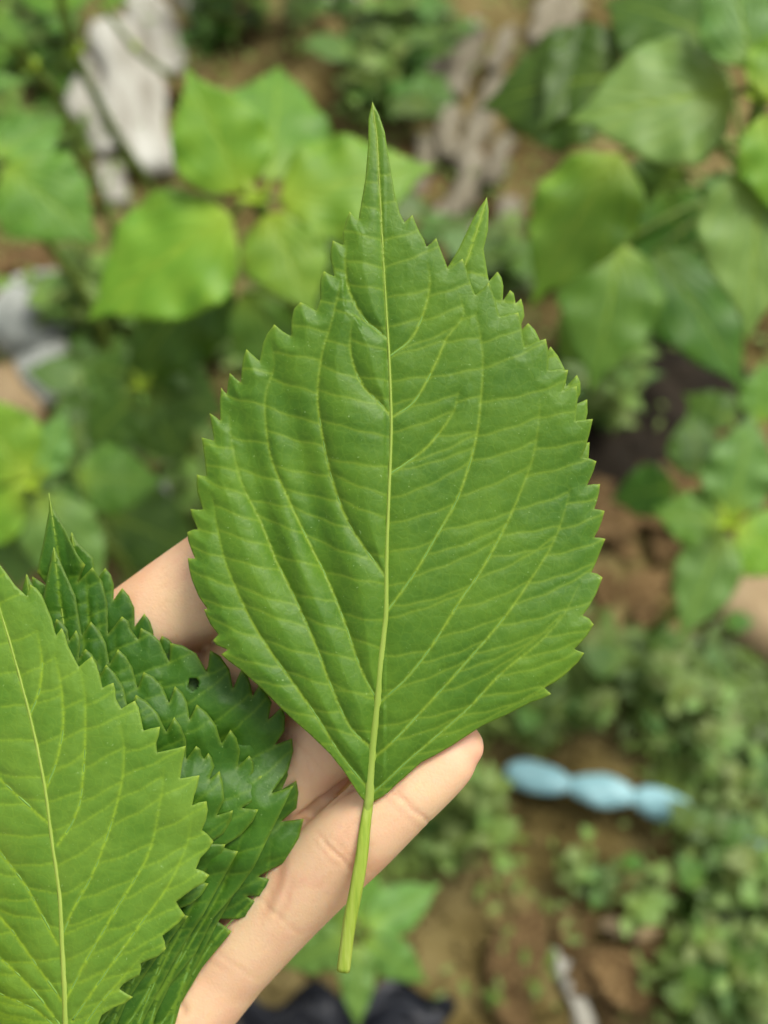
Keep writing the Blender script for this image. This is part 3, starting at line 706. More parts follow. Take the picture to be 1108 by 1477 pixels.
def build_hand():
    u0 = K * D0
    def HP(p):      # (photo x, y, height in px of the leaf plane) -> hand frame, metres
        w = P(p[0], p[1], D0 - p[2] * u0)
        return np.array(w)
    # skeleton chains: x, y, height of the axis, radius
    chains = {
     'index': [(90, 995, -185, 74), (150, 950, -176, 73), (200, 913, -166, 72), (260, 868, -150, 71), (320, 823, -130, 69), (390, 770, -110, 66), (450, 724, -94, 62), (500, 686, -82, 56), (535, 660, -80, 42)],
     'middle': [(208, 1118, -205, 74), (280, 1051, -190, 73), (353, 982, -168, 71), (431, 909, -134, 67), (503, 839, -104, 64), (563, 778, -94, 61), (613, 727, -86, 57), (643, 695, -84, 44)],
     'ring': [(297, 1227, -212, 72), (370, 1162, -192, 71), (445, 1092, -166, 70.5), (520, 1021, -138, 69), (589, 953, -110, 64), (640, 906, -90, 58), (685, 866, -86, 52), (712, 842, -86, 38)],
     'pinky': [(325, 1388, -176, 66), (392, 1321, -150, 63), (460, 1256, -116, 61), (520, 1200, -86, 60.5), (575, 1150, -73, 56), (620, 1112, -68, 52), (652, 1086, -66, 45), (667, 1074, -66, 34)],
     'palm1': [(90, 995, -190, 80), (-40, 1180, -220, 95), (-200, 1430, -230, 110), (-310, 1640, -230, 110)],
     'palm2': [(208, 1118, -200, 76), (60, 1270, -222, 92), (-120, 1480, -232, 105), (-300, 1690, -230, 110)],
     'palm3': [(296, 1226, -198, 72), (150, 1380, -216, 90), (-40, 1580, -225, 105), (-280, 1740, -230, 105)],
     'palm4': [(325, 1388, -178, 67), (222, 1494, -192, 80), (90, 1620, -200, 96), (-90, 1760, -210, 105), (-270, 1800, -225, 100)],
     'thenar': [(-330, 1600, -190, 115), (-330, 1450, -150, 110), (-310, 1300, -90, 92), (-285, 1220, -50, 82)],
     'thumb': [(-300, 1260, -70, 84), (-270, 1240, -20, 78), (-215, 1310, 60, 72), (-150, 1400, 96, 72), (-100, 1480, 98, 70), (-60, 1550, 88, 62), (-45, 1580, 82, 48)],
     'arm1': [(-300, 1660, -205, 118), (-400, 1790, -215, 120), (-560, 1950, -240, 135), (-800, 2200, -280, 160), (-1200, 2620, -330, 190)],
     'arm2': [(-260, 1760, -205, 105), (-350, 1850, -215, 112), (-520, 2020, -240, 130), (-760, 2270, -280, 155), (-1160, 2690, -330, 190)],
    }
    V = []; F = []; axes = {}
    for nm, ch in chains.items():
        c = np.array(ch, float)
        d = catmull(c, 14.0)
        pos = np.array([HP(p) for p in d]); rad = d[:, 3] * K * (D0 - d[:, 2] * u0)
        axes[nm] = (pos, rad)
        # rounded ends
        def cap(p, dirv, r0, start):
            ps, rs = [], []
            for a in (80, 62, 45, 30, 15):
                a = math.radians(a); ps.append(p + dirv * r0 * math.sin(a) * 0.9); rs.append(r0 * math.cos(a))
            return (ps, rs) if start else (ps[::-1], rs[::-1])
        d0 = pos[0] - pos[1]; d0 /= np.linalg.norm(d0); d1 = pos[-1] - pos[-2]; d1 /= np.linalg.norm(d1)
        pa, ra = cap(pos[0], d0, rad[0], True); pb, rb = cap(pos[-1], d1, rad[-1], False)
        path = np.vstack([pa, pos, pb]); rr = np.concatenate([ra, rad, rb])
        v, f = tube(path, rr, 24, flat_axis=tuple(c_back))
        o = sum(len(q) for q in V)
        V.append(v); F += [tuple(i + o for i in q) for q in f]
    V = np.vstack(V)
    me = mk_mesh('hand_raw', V, F, [])
    tmp = bpy.data.objects.new('hand_raw', me); COL.objects.link(tmp)
    md = tmp.modifiers.new('r', 'REMESH'); md.mode = 'VOXEL'; md.voxel_size = 0.00066
    ms = tmp.modifiers.new('s', 'SMOOTH'); ms.iterations = 14; ms.factor = 0.5
    dg = bpy.context.evaluated_depsgraph_get()
    ev = tmp.evaluated_get(dg); m2 = bpy.data.meshes.new_from_object(ev)
    bpy.data.objects.remove(tmp); bpy.data.meshes.remove(me)
    n = len(m2.vertices); co = np.empty(n * 3, np.float32); m2.vertices.foreach_get('co', co); co = co.reshape(-1, 3).astype(float)
    no = np.empty(n * 3, np.float32); m2.vertices.foreach_get('normal', no); no = no.reshape(-1, 3).astype(float)
    cre = np.zeros(n); disp = np.zeros(n)
    back = np.array(c_back)
    r = np.random.default_rng(5)
    def crease(p0, p1, depth, sig, col, bow=0.0):
        """line on the palmar skin between two photo points"""
        a = HP((p0[0], p0[1], -60)); b = HP((p1[0], p1[1], -60))
        # work in the camera plane
        A = np.array([np.dot(a - np.array(c_pos), np.array(c_right)), np.dot(a - np.array(c_pos), np.array(c_up))])
        B = np.array([np.dot(b - np.array(c_pos), np.array(c_right)), np.dot(b - np.array(c_pos), np.array(c_up))])
        q = co - np.array(c_pos); Q = np.stack([q @ np.array(c_right), q @ np.array(c_up)], -1)
        d = B - A; L = np.linalg.norm(d); d /= L; nn = np.array([-d[1], d[0]])
        t = (Q - A) @ d / L; s = (Q - A) @ nn - bow * u0 * 4 * t * (1 - t) - 1.2 * u0 * np.sin(t * 17 + p0[0])
        w = np.exp(-(s / (sig * u0)) ** 2) * np.clip(np.minimum(t, 1 - t) / 0.18 + 0.0, 0, 1) * (no @ back > 0.1)
        return w * depth * u0, w * col
    lines = [((422, 1200), (516, 1130), 13.0, 4.0, 0.35, 2), ((548, 1120), (626, 1192), 2.1, 2.6, 0.16, 6), ((541, 1130), (612, 1200), 0.8, 2.0, 0.08, 4), ((553, 1116), (590, 1150), 0.7, 1.8, 0.07, 3),  # first entry: ring-pinky gap, grooved, with its shade also tinted in
             ((452, 1198), (530, 1272), 2.2, 2.6, 0.17, 6), ((462, 1190), (545, 1264), 0.9, 2.0, 0.09, 5), ((446, 1206), (490, 1250), 0.8, 2.0, 0.08, 3),
             ((350, 1300), (436, 1366), 1.0, 3.0, 0.09, 10), ((372, 1340), (408, 1232), 2.2, 9.0, 0.40, -5), ((392, 1345), (424, 1262), 1.2, 6.0, 0.18, -4),
             ((300, 1390), (370, 1440), 0.9, 2.6, 0.09, 6), ((235, 1450), (262, 1490), 2.5, 6.0, 0.25, 4), ((250, 1400), (330, 1420), 0.8, 3.0, 0.07, 4),
             ((400, 1060), (470, 1125), 1.4, 2.6, 0.14, 5), ((430, 1080), (450, 1160), 0.9, 2.6, 0.09, 5), ((330, 955), (385, 1010), 1.0, 2.6, 0.1, 4)]
    for k in range(60):      # fine skin lines running with the pinky
        x = r.uniform(360, 600); y = 1712 - x + r.uniform(-45, 45); l = r.uniform(12, 30); a = r.uniform(-0.9, -0.6)
        lines.append(((x, y), (x + l * math.cos(a), y + l * math.sin(a)), 0.55, 1.6, 0.07, 1))
    for k in range(34):
        x = r.uniform(215, 300); y = r.uniform(815, 890); l = r.uniform(14, 34); a = r.uniform(-0.8, -0.4)
        lines.append(((x, y), (x + l * math.cos(a), y + l * math.sin(a)), 0.5, 1.6, 0.07, 1))
    for l in lines:
        dsp, cc = crease(*l); disp += dsp; cre = np.maximum(cre, cc)
    # soft pads
    co2 = co - no * disp[:, None]
    m2.vertices.foreach_set('co', co2.astype(np.float32).ravel())
    at = m2.attributes.new('crease', 'FLOAT', 'POINT'); at.data.foreach_set('value', cre.astype(np.float32))
    fu = np.zeros(n)
    for nm in ('index', 'middle', 'ring', 'pinky', 'thumb'):
        fu = np.maximum(fu, 0.6 * np.exp(-(np.linalg.norm(co - axes[nm][0][-1], axis=1) / 0.0095) ** 2))
    at2 = m2.attributes.new('flush', 'FLOAT', 'POINT'); at2.data.foreach_set('value', fu.astype(np.float32))
    m2.materials.clear(); m2.materials.append(skin_material())
    m2.polygons.foreach_set('use_smooth', np.ones(len(m2.polygons), bool)); m2.update()
    o = mesh_obj('hand', m2)
    tag(o, 'open left hand held palm up, fingers supporting the picked leaves', 'hand')
    return o
build_hand()

# ------------------------------------------------------------------ garden plants behind
PROF_T = [0, .02, .06, .12, .22, .33, .45, .58, .70, .80, .87, .93, 1]
PROF_W = [.015, .10, .24, .35, .45, .495, .48, .41, .30, .18, .095, .045, 0]
def template_leaf(seed, droop, fold, wave, narrow=1.0, nteeth=17, spacing=16):
    rr = random.Random(seed)
    hw = lambda t: float(np.interp(t, PROF_T, PROF_W)) * 1000 * narrow
    sides = []
    for sgn in (1, -1):
        ts = np.linspace(0.86, 0.09, nteeth) + np.array([rr.uniform(-0.01, 0.01) for _ in range(nteeth)])
        tips = [(sgn * hw(t) * rr.uniform(0.97, 1.04), -1000 * t) for t in ts]
        sides.append([(sgn * hw(0.965), -965), (sgn * hw(0.92), -920)] + teeth_outline(tips, (0, -400), 20))
    outl = np.array([(0, -1000)] + sides[0] + [(0, 0)] + sides[1][::-1])
    mid = [(0, -1000), (0, -660), (0, -330), (0, 0)]
    veins = auto_veins((0, -1000), (0, 0), hw, hw, rr)
    def hf(x, y):
        t = -y / 1000; s = x / 450
        return (-droop * 260 * t ** 2 + 60 * t * (1 - t) + fold * 150 * np.abs(s) * (1 - 0.35 * np.abs(s)) - 45 * s ** 2
                + wave * 26 * np.sin(t * 21 + seed + (s > 0) * 2) * np.abs(s) ** 1.5)
    g = leaf_geom(outl, mid, veins, 1.0, spacing, hf, 10, 0, seed, 0)
    V2, hgt, T, colr, bed, m_, v_ = g
    colr[:, 0] = np.exp(-(np.abs(V2[:, 0]) / 12) ** 2) * np.clip(1.2 + V2[:, 1] / 900, 0, 1)      # broad midrib
    colr[:, 0] = np.maximum(colr[:, 0], 0.75 * np.exp(-(V2[:, 1] / 190) ** 2 - (V2[:, 0] / 230) ** 2))
    d2 = kd_dist(kd_of(np.vstack(v_)), V2)
    colr[:, 1] = 0.7 * np.exp(-(d2 / 10) ** 2)
    mp = np.c_[m_[:, 0], -m_[:, 1], hf(m_[:, 0], m_[:, 1]) + 3] * 0.001
    RIBS[id(T)] = tube(mp, np.linspace(0.002, 0.010, len(mp)), 5)
    return (V2, hgt, T, colr, bed, m_, v_)
RIBS = {}
TG = [template_leaf(101, 0.55, 0.25, 1.0), template_leaf(102, 0.9, 0.15, 1.3), template_leaf(103, 0.25, 0.35, 0.8), template_leaf(104, 0.7, 0.1, 1.6, 0.92)]
TSM = [template_leaf(201, 0.6, 0.3, 0.5, 0.62, 8, 45), template_leaf(202, 0.9, 0.2, 0.5, 0.5, 7, 45), template_leaf(203, 0.4, 0.3, 0.3, 0.8, 7, 45)]
_tcache = {}
def tmesh(tg, i, mat, key):
    k = (key, i, mat.name)
    if k not in _tcache:
        _tcache[k] = blade_mesh(f'{key}_leaf_blade', tg[i], (0, 0), 0.001, 0.006, [mat, mat])
    return _tcache[k]

def frame_leaf(base, tip, n):
    y = (tip - base); L = y.length; y.normalize()
    z = (n - y * n.dot(y)).normalized(); x = y.cross(z)
    return Matrix((x, y, z)).transposed(), L

class Plant:
    def __init__(self, name, label, cat, node, group=None, foot=None, stem_r=0.0035, mat=None, bend=0.02):
        self.node = node
        foot = foot or Vector((node.x, node.y + 0.02, 0)); foot.z = GZ(foot.x, foot.y) - 0.004
        self.root = empty(name, Matrix.Translation(foot)); tag(self.root, label, cat, group)
        self.foot = foot
        m = (foot + node) / 2 + Vector((bend, bend * 0.4, 0))
        pts = catmull([tuple(foot - foot), tuple(m - foot), tuple(node - foot)], 0.02)
        V, F = tube(pts, np.linspace(stem_r * 1.3, stem_r * 0.7, len(pts)), 8)
        mesh_obj('stem', mk_mesh('stem', V, F, [mat or M_STEM]), self.root)
        self.stem = pts
    def leaf(self, base, tip, width, n=None, mat=None, tg=None, key='garden', i=None, pet=True, node=None):
        tg = tg or TG; i = random.randrange(len(tg)) if i is None else i
        n = n or (c_back * 0.75 + Vector((0, 0, 0.5)))
        R, L = frame_leaf(base, tip, n)
        wscale = width / (0.99 * (1 if tg is TG else (0.62, 0.5, 0.8)[i]))
        S = Matrix.Diagonal((wscale, L, L, 1))
        M = Matrix.Translation(base - self.foot) @ R.to_4x4() @ S
        o = mesh_obj('leaf', tmesh(tg, i, mat or M_MID, key), self.root, M)
        if tg is TG:
            kk = ('rib', i)
            if kk not in _tcache:
                V, F = RIBS[id(tg[i][2])]; _tcache[kk] = mk_mesh('leaf_midrib', V, F, [M_GRIB])
            mesh_obj('midrib', _tcache[kk], o)
        if pet:
            nd = node
            if nd is None:     # nearest point on the stem a little below the leaf
                st = self.stem; b = np.array(base - self.foot)
                k = int(np.argmin(np.linalg.norm(st - b, axis=1) + np.where(st[:, 2] > b[2] + 0.01, 0.05, 0))); nd = Vector(st[k]) + self.foot
            mdp = (nd + base) / 2 + Vector((0, 0, 0.006))
            pts = catmull([tuple(nd - self.foot), tuple(mdp - self.foot), tuple(base - self.foot)], 0.01)
            V, F = tube(pts, np.linspace(0.0019, 0.0013, len(pts)), 6)
            mesh_obj('petiole', mk_mesh('petiole', V, F, [M_STEM]), self.root)
        return o
    def bud(self, p, size=0.012):
        for k in range(4):
            a = k * math.pi / 2 + 0.6
            self.leaf(p, p + Vector((math.cos(a), math.sin(a), 1.0)) * size, size * 0.5, Vector((-math.cos(a), -math.sin(a), 0.6)), M_BUD, TSM, 'bud', 0, False)

def L2(pl, b, t, wpx, mat, db, dt, i=None, roll=0.0, pet=True):
    base = P(b[0], b[1], db); tip = P(t[0], t[1], dt)
    n = c_back * 0.8 + Vector((0, 0, 0.4)) + c_right * roll
    pl.leaf(base, tip, wpx * K * (db + dt) / 2, n, mat, i=i, pet=pet)

# plant with the bright whorl left of the big leaf
p1 = Plant('perilla_plant', 'young perilla plant with a whorl of bright yellow-green leaves beside the pale wood', 'plant', P(372, 296, 0.55), 'perilla plants in the bed')
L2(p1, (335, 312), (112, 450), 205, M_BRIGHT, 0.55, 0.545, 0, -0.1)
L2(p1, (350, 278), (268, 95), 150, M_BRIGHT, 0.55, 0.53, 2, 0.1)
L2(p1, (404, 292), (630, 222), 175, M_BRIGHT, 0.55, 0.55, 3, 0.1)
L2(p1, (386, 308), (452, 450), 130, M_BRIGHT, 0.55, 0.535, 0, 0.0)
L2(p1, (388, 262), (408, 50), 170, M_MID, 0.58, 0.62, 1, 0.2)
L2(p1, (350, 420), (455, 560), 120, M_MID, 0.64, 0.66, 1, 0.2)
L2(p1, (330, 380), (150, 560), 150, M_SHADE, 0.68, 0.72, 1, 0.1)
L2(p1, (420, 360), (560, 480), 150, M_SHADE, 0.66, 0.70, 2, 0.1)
p1.bud(P(370, 292, 0.545), 0.011)

# big plant at the upper right
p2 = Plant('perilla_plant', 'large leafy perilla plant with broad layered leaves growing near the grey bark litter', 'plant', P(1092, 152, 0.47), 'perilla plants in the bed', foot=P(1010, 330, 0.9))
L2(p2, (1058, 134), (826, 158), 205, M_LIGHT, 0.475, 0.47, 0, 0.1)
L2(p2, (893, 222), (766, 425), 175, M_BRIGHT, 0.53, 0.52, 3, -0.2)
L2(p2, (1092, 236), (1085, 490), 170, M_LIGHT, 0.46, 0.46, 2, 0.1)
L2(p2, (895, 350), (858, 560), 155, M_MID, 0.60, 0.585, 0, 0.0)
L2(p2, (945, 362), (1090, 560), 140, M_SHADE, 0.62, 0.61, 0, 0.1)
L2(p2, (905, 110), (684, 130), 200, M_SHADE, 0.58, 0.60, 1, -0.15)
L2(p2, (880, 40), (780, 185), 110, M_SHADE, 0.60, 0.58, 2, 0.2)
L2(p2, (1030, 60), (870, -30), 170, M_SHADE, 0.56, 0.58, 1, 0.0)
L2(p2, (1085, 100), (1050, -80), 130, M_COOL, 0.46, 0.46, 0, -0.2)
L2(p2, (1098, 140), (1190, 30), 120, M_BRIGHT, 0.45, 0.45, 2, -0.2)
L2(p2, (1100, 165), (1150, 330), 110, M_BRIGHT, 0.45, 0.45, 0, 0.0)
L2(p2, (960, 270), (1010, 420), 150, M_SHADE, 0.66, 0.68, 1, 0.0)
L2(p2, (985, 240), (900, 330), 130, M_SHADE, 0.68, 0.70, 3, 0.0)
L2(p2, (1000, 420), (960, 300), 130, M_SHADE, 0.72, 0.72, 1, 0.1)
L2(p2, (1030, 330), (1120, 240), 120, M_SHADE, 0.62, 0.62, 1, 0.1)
L2(p2, (860, 470), (800, 520), 90, M_MID, 0.66, 0.68, 0, 0.1)
p2.bud(P(1094, 148, 0.455), 0.011)

# small plant at the right middle
p3 = Plant('perilla_plant', 'small perilla plant with four pale leaves round a yellow-green bud above reddish soil', 'plant', P(1050, 758, 0.62), 'perilla plants in the bed')
L2(p3, (1052, 745), (1095, 592), 120, M_COOL, 0.62, 0.61, 3, 0.1)
L2(p3, (1040, 755), (942, 735), 88, M_MID, 0.62, 0.62, 0, 0.0)
L2(p3, (1044, 768), (982, 925), 95, M_COOL, 0.62, 0.61, 2, -0.1)
L2(p3, (1062, 762), (1160, 820), 105, M_BRIGHT, 0.62, 0.62, 0, 0.1)
L2(p3, (1010, 690), (1000, 585), 85, M_SHADE, 0.70, 0.71, 1, 0.0)
L2(p3, (975, 700), (876, 722), 80, M_SHADE, 0.76, 0.78, 0, 0.2)
L2(p3, (1060, 610), (985, 560), 75, M_SHADE, 0.72, 0.74, 3, 0.0)
L2(p3, (1098, 610), (1105, 515), 70, M_MID, 0.66, 0.66, 2, 0.0)
p3.bud(P(1051, 756, 0.61), 0.011)

# plant at the left middle
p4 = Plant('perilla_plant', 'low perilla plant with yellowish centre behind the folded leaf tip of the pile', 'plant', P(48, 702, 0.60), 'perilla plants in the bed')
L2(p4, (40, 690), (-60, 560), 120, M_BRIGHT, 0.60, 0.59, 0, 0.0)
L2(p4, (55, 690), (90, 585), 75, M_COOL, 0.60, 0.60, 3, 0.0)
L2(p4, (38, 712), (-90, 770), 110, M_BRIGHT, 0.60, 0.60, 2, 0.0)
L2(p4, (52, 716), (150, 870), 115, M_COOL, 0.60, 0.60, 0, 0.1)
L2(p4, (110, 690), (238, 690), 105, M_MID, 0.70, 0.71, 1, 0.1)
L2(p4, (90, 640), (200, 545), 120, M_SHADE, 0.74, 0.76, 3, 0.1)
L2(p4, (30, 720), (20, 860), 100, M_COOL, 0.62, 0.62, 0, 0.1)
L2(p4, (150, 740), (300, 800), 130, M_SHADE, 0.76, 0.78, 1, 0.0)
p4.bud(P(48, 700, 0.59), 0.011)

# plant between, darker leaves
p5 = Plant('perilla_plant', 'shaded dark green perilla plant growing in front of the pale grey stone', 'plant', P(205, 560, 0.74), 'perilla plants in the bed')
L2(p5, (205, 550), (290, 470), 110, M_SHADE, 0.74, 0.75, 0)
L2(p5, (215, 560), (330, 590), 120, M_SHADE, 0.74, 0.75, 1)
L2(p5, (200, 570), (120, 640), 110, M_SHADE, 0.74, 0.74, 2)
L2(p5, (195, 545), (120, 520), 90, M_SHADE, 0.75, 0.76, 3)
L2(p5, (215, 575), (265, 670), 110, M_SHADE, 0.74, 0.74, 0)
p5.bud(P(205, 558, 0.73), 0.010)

# far-left plant with tall stalks
p6 = Plant('perilla_plant', 'perilla plant with one drooping leaf and long bare green stalks over the pale wood', 'plant', P(-10, 240, 0.62), 'perilla plants in the bed')
L2(p6, (8, 240), (140, 345), 150, M_MID, 0.62, 0.62, 0, 0.1)
L2(p6, (-5, 225), (95, 165), 90, M_MID, 0.66, 0.68, 2, 0.1)
L2(p6, (-40, 120), (38, 116), 34, M_COOL, 0.55, 0.55, 2, 0.1)
def stalk(pts, r, name, label, leaves=()):
    q = [P(*p) for p in pts]
    foot = q[-1].copy(); foot.z = GZ(foot.x, foot.y) - 0.003
    if q[-1].z > 0.02: q.append(Vector((q[-1].x + 0.01, q[-1].y + 0.01, foot.z)))
    foot = q[-1].copy()
    root = empty(name, Matrix.Translation(foot)); tag(root, label, 'stalk')
    path = catmull([tuple(v - foot) for v in q], 0.012)
    V, F = tube(path, np.linspace(r * 0.8, r, len(path)), 8); mesh_obj('stem', mk_mesh('stem', V, F, [M_STEM]), root)
    for (k, ln, dx, dy) in leaves:
        b = q[0].lerp(q[1], k) - foot
        tip = b + c_right * dx + c_up * dy
        R, L = frame_leaf(b, tip, c_back + Vector((0, 0, 0.3)))
        mesh_obj('leaf', tmesh(TSM, 0, M_MID, 'weed'), root, Matrix.Translation(b) @ R.to_4x4() @ Matrix.Diagonal((L * 0.9, L, L, 1)))
    for k in (0.35,):
        b = q[0].lerp(q[1], 0.98) - foot
        V, F = tube([b - Vector((0, 0, .004)), b, b + Vector((0, 0, .004))], [r * 0.8, r * 1.7, r * 0.8], 8)
        mesh_obj('stem_node', mk_mesh('stem_node', V, F, [M_BUD]), root)
stalk([(75, -60, 0.60), (108, 75, 0.66), (165, 190, 0.74), (225, 290, 0.84)], 0.0035, 'plant_stalk', 'thick green stalk with a yellow node crossing the pale wood', [(0.5, 0.03, 0.02, 0.02), (0.5, 0.03, -0.03, 0.01)])
stalk([(120, -30, 0.80), (195, 70, 0.84), (270, 145, 0.92)], 0.0028, 'plant_stalk', 'thin dark stalk beside the topmost pale wood slab', [(0.4, 0.03, 0.02, 0.02)])
stalk([(-40, -20, 0.60), (45, 95, 0.68), (100, 175, 0.80)], 0.004, 'plant_stalk', 'dark green stalk rising behind the drooping leaf', [(0.3, 0.03, 0.02, -0.02), (0.7, 0.03, -0.02, -0.02)])

# small bluish plant beneath the leaf stalk
p7 = Plant('garden_plant', 'small bluish green plant with narrow pointed leaves under the dangling leaf stalk', 'plant', P(515, 1345, 0.60))
for t, w, dt in (((640, 1275), 70, 0.62), ((622, 1428), 62, 0.60), ((515, 1490), 60, 0.58), ((400, 1400), 70, 0.60), ((430, 1270), 60, 0.64), ((545, 1235), 50, 0.66)):
    L2(p7, (515 + (t[0] - 515) * 0.1, 1345 + (t[1] - 1345) * 0.1), t, w, M_COOL, 0.60, dt, None, 0.0)

# ------------------------------------------------------------------ wood, stone, bark, litter
M_WOOD = noise_mat('weathered_wood', [srgb(112, 106, 92), srgb(162, 160, 148), srgb(188, 188, 178)], 12, 0.85, 0.6, 0.004, 0.15, stretch=(4, 0.6, 4))
M_BARK = noise_mat('grey_bark', [srgb(86, 78, 62), srgb(128, 122, 104), srgb(152, 148, 132)], 14, 0.9, 0.8, 0.004, 0.1, stretch=(4, 0.6, 4), var=0.2)
M_STONE = noise_mat('pale_stone', [srgb(100, 106, 102), srgb(150, 154, 146), srgb(182, 184, 176)], 26, 0.85, 0.6, 0.004, 0.2)
M_TAN = noise_mat('tan_dry', [srgb(132, 112, 82), srgb(166, 148, 116)], 14, 0.9, 0.5, 0.004, 0.1)
M_DRY = noise_mat('dry_leaf', [srgb(70, 54, 34), srgb(108, 86, 54), srgb(150, 128, 90)], 18, 0.85, 0.5, 0.003, 0.15, transl=0.15, var=0.35)

def slab(name, label, cat, pa, pb, wpx, mat, thick=0.018, group=None, seed=0, lift=0.0):
    """split, irregular board lying on the ground between two photo points"""
    a = GP(*pa, lift); b = GP(*pb, lift); c = (a + b) / 2
    d = b - a; L = d.length; y = d.normalized(); z = Vector((0, 0, 1)); x = y.cross(z).normalized(); z = x.cross(y)
    dep = (c - c_pos).dot(c_dir); w = wpx * K * dep
    r = np.random.default_rng(seed); n = 14; m = 10
    V = []
    for i in range(n + 1):
        t = i / n - 0.5
        ww = w * (0.5 + 0.08 * math.sin(i * 0.9 + seed)) * (1 - 0.55 * abs(2 * t) ** 5) * (1 + r.uniform(-.06, .06))
        off = w * 0.07 * math.sin(i * 0.6 + seed * 2)
        for j in range(m):
            an = 2 * math.pi * j / m
            cx = math.copysign(abs(math.cos(an)) ** 0.6, math.cos(an)); cz = math.copysign(abs(math.sin(an)) ** 0.6, math.sin(an))
            V.append((off + ww * cx * (1 + r.uniform(-.05, .05)), t * L + r.uniform(-.004, .004), thick * 0.5 * cz * (1 + 0.25 * math.sin(j * 2.1 + i * .4 + seed)) * (1 - .3 * abs(2 * t) ** 6)))
    F = []
    for i in range(n):
        for j in range(m):
            k = (j + 1) % m; F.append((i * m + j, i * m + k, (i + 1) * m + k, (i + 1) * m + j))
    F.append(tuple(range(m - 1, -1, -1))); F.append(tuple(n * m + j for j in range(m)))
    M = Matrix.Translation(c + Vector((0, 0, thick * 0.35))) @ Matrix((x, y, z)).transposed().to_4x4()
    o = mesh_obj(name, mk_mesh(name, V, F, [mat])); o.matrix_world = M
    return tag(o, label, cat, group)

GW = 'pale wood slabs on the soil'
slab('wood_slab', 'wide pale weathered wood slab crossed by a green stalk', 'wood', (165, 50), (232, 275), 88, M_WOOD, 0.022, GW, 1, 0.010)
slab('wood_slab', 'narrow pale wood slab lying along the outer side of the wide slab', 'wood', (112, 95), (165, 235), 62, M_WOOD, 0.018, GW, 2)
slab('wood_slab', 'topmost pale wood slab between two dark stalks', 'wood', (205, -10), (250, 120), 58, M_WOOD, 0.02, GW, 3, 0.004)
slab('wood_slab', 'short pale wood end below the wide slab beside the bright whorl', 'wood', (150, 250), (180, 310), 45, M_WOOD, 0.016, GW, 4)
slab('wood_slab', 'pale wood scrap lying at the top of the bed among dark leaves', 'wood', (430, -20), (520, 25), 44, M_WOOD, 0.016, GW, 5)
slab('wood_slab', 'pale wood scrap next to the thin dark stalk, half in weeds', 'wood', (268, -20), (300, 45), 40, M_WOOD, 0.014, GW, 6)

def rock(name, label, cat, px, py, rx, ry, rz, mat, seed, group=None, dz=0.0):
    import bmesh
    bm = bmesh.new(); bmesh.ops.create_icosphere(bm, subdivisions=3, radius=1)
    me = bpy.data.meshes.new(name); bm.to_mesh(me); bm.free()
    co = np.array([v.co for v in me.vertices])
    k = 1 + 0.16 * sinnoise(co[:, 0] + co[:, 2], co[:, 1] - co[:, 2] * .6, 1.3, seed) + 0.07 * sinnoise(co[:, 0], co[:, 1] + co[:, 2], 0.5, seed + 1)
    co = np.sign(co) * np.abs(co) ** 0.85 * k[:, None]
    me.vertices.foreach_set('co', (co * [rx, ry, rz]).ravel()); me.materials.append(mat)
    me.polygons.foreach_set('use_smooth', np.ones(len(me.polygons), bool)); me.update()
    p = GP(px, py); o = mesh_obj(name, me); o.location = p + Vector((0, 0, rz * 0.45 + dz)); o.rotation_euler = (0, 0, seed)
    return tag(o, label, cat, group)
rock('stone', 'pale grey stone half hidden by dark leaves', 'stone', 62, 470, 0.050, 0.040, 0.03, M_STONE, 1)
rock('stone', 'second pale stone lying just below the larger grey stone', 'stone', 78, 545, 0.034, 0.028, 0.02, M_STONE, 2)
rock('stone', 'small pale stone beside the left margin of the large leaf', 'stone', 268, 702, 0.022, 0.028, 0.018, M_STONE, 3)
rock('stone', 'tan stone at the edge of the bed below the small plant', 'stone', 1100, 905, 0.035, 0.05, 0.03, M_TAN, 4)
rock('stone', 'tan clod of earth beside the pale grey stone', 'stone', 20, 580, 0.04, 0.03, 0.02, M_TAN, 5)

GB = 'grey bark strips in the litter'
kb = 0
for (x0, y0, x1, y1, w) in [(690, 40, 650, 150, 40), (640, 40, 620, 120, 34), (735, 70, 705, 130, 26), (700, 170, 665, 260, 36), (650, 170, 640, 250, 34), (690, 250, 650, 330, 34),
                            (740, 300, 700, 420, 40), (650, 300, 620, 360, 30), (800, 20, 770, 90, 44), (830, 10, 810, 60, 30), (610, 10, 600, 70, 30), (730, 220, 700, 290, 30), (620, 200, 600, 290, 34), (760, 380, 730, 450, 36), (690, 350, 660, 430, 36), (720, 120, 690, 190, 30)]:
    slab('bark_strip', 'grey bark strip lying in the litter between the two leafy plants', 'bark', (x0, y0), (x1, y1), w, M_BARK, 0.012, GB, 20 + kb, 0.008 + 0.006 * (kb % 3)); kb += 1
slab('stick', 'pale dry stick lying on the bare brown soil', 'stick', (803, 1372), (856, 1500), 30, M_WOOD, 0.012, None, 60)
slab('stick', 'short tan wood chip on the bare soil near the pale stick', 'stick', (862, 1336), (940, 1352), 24, M_TAN, 0.010, None, 61)

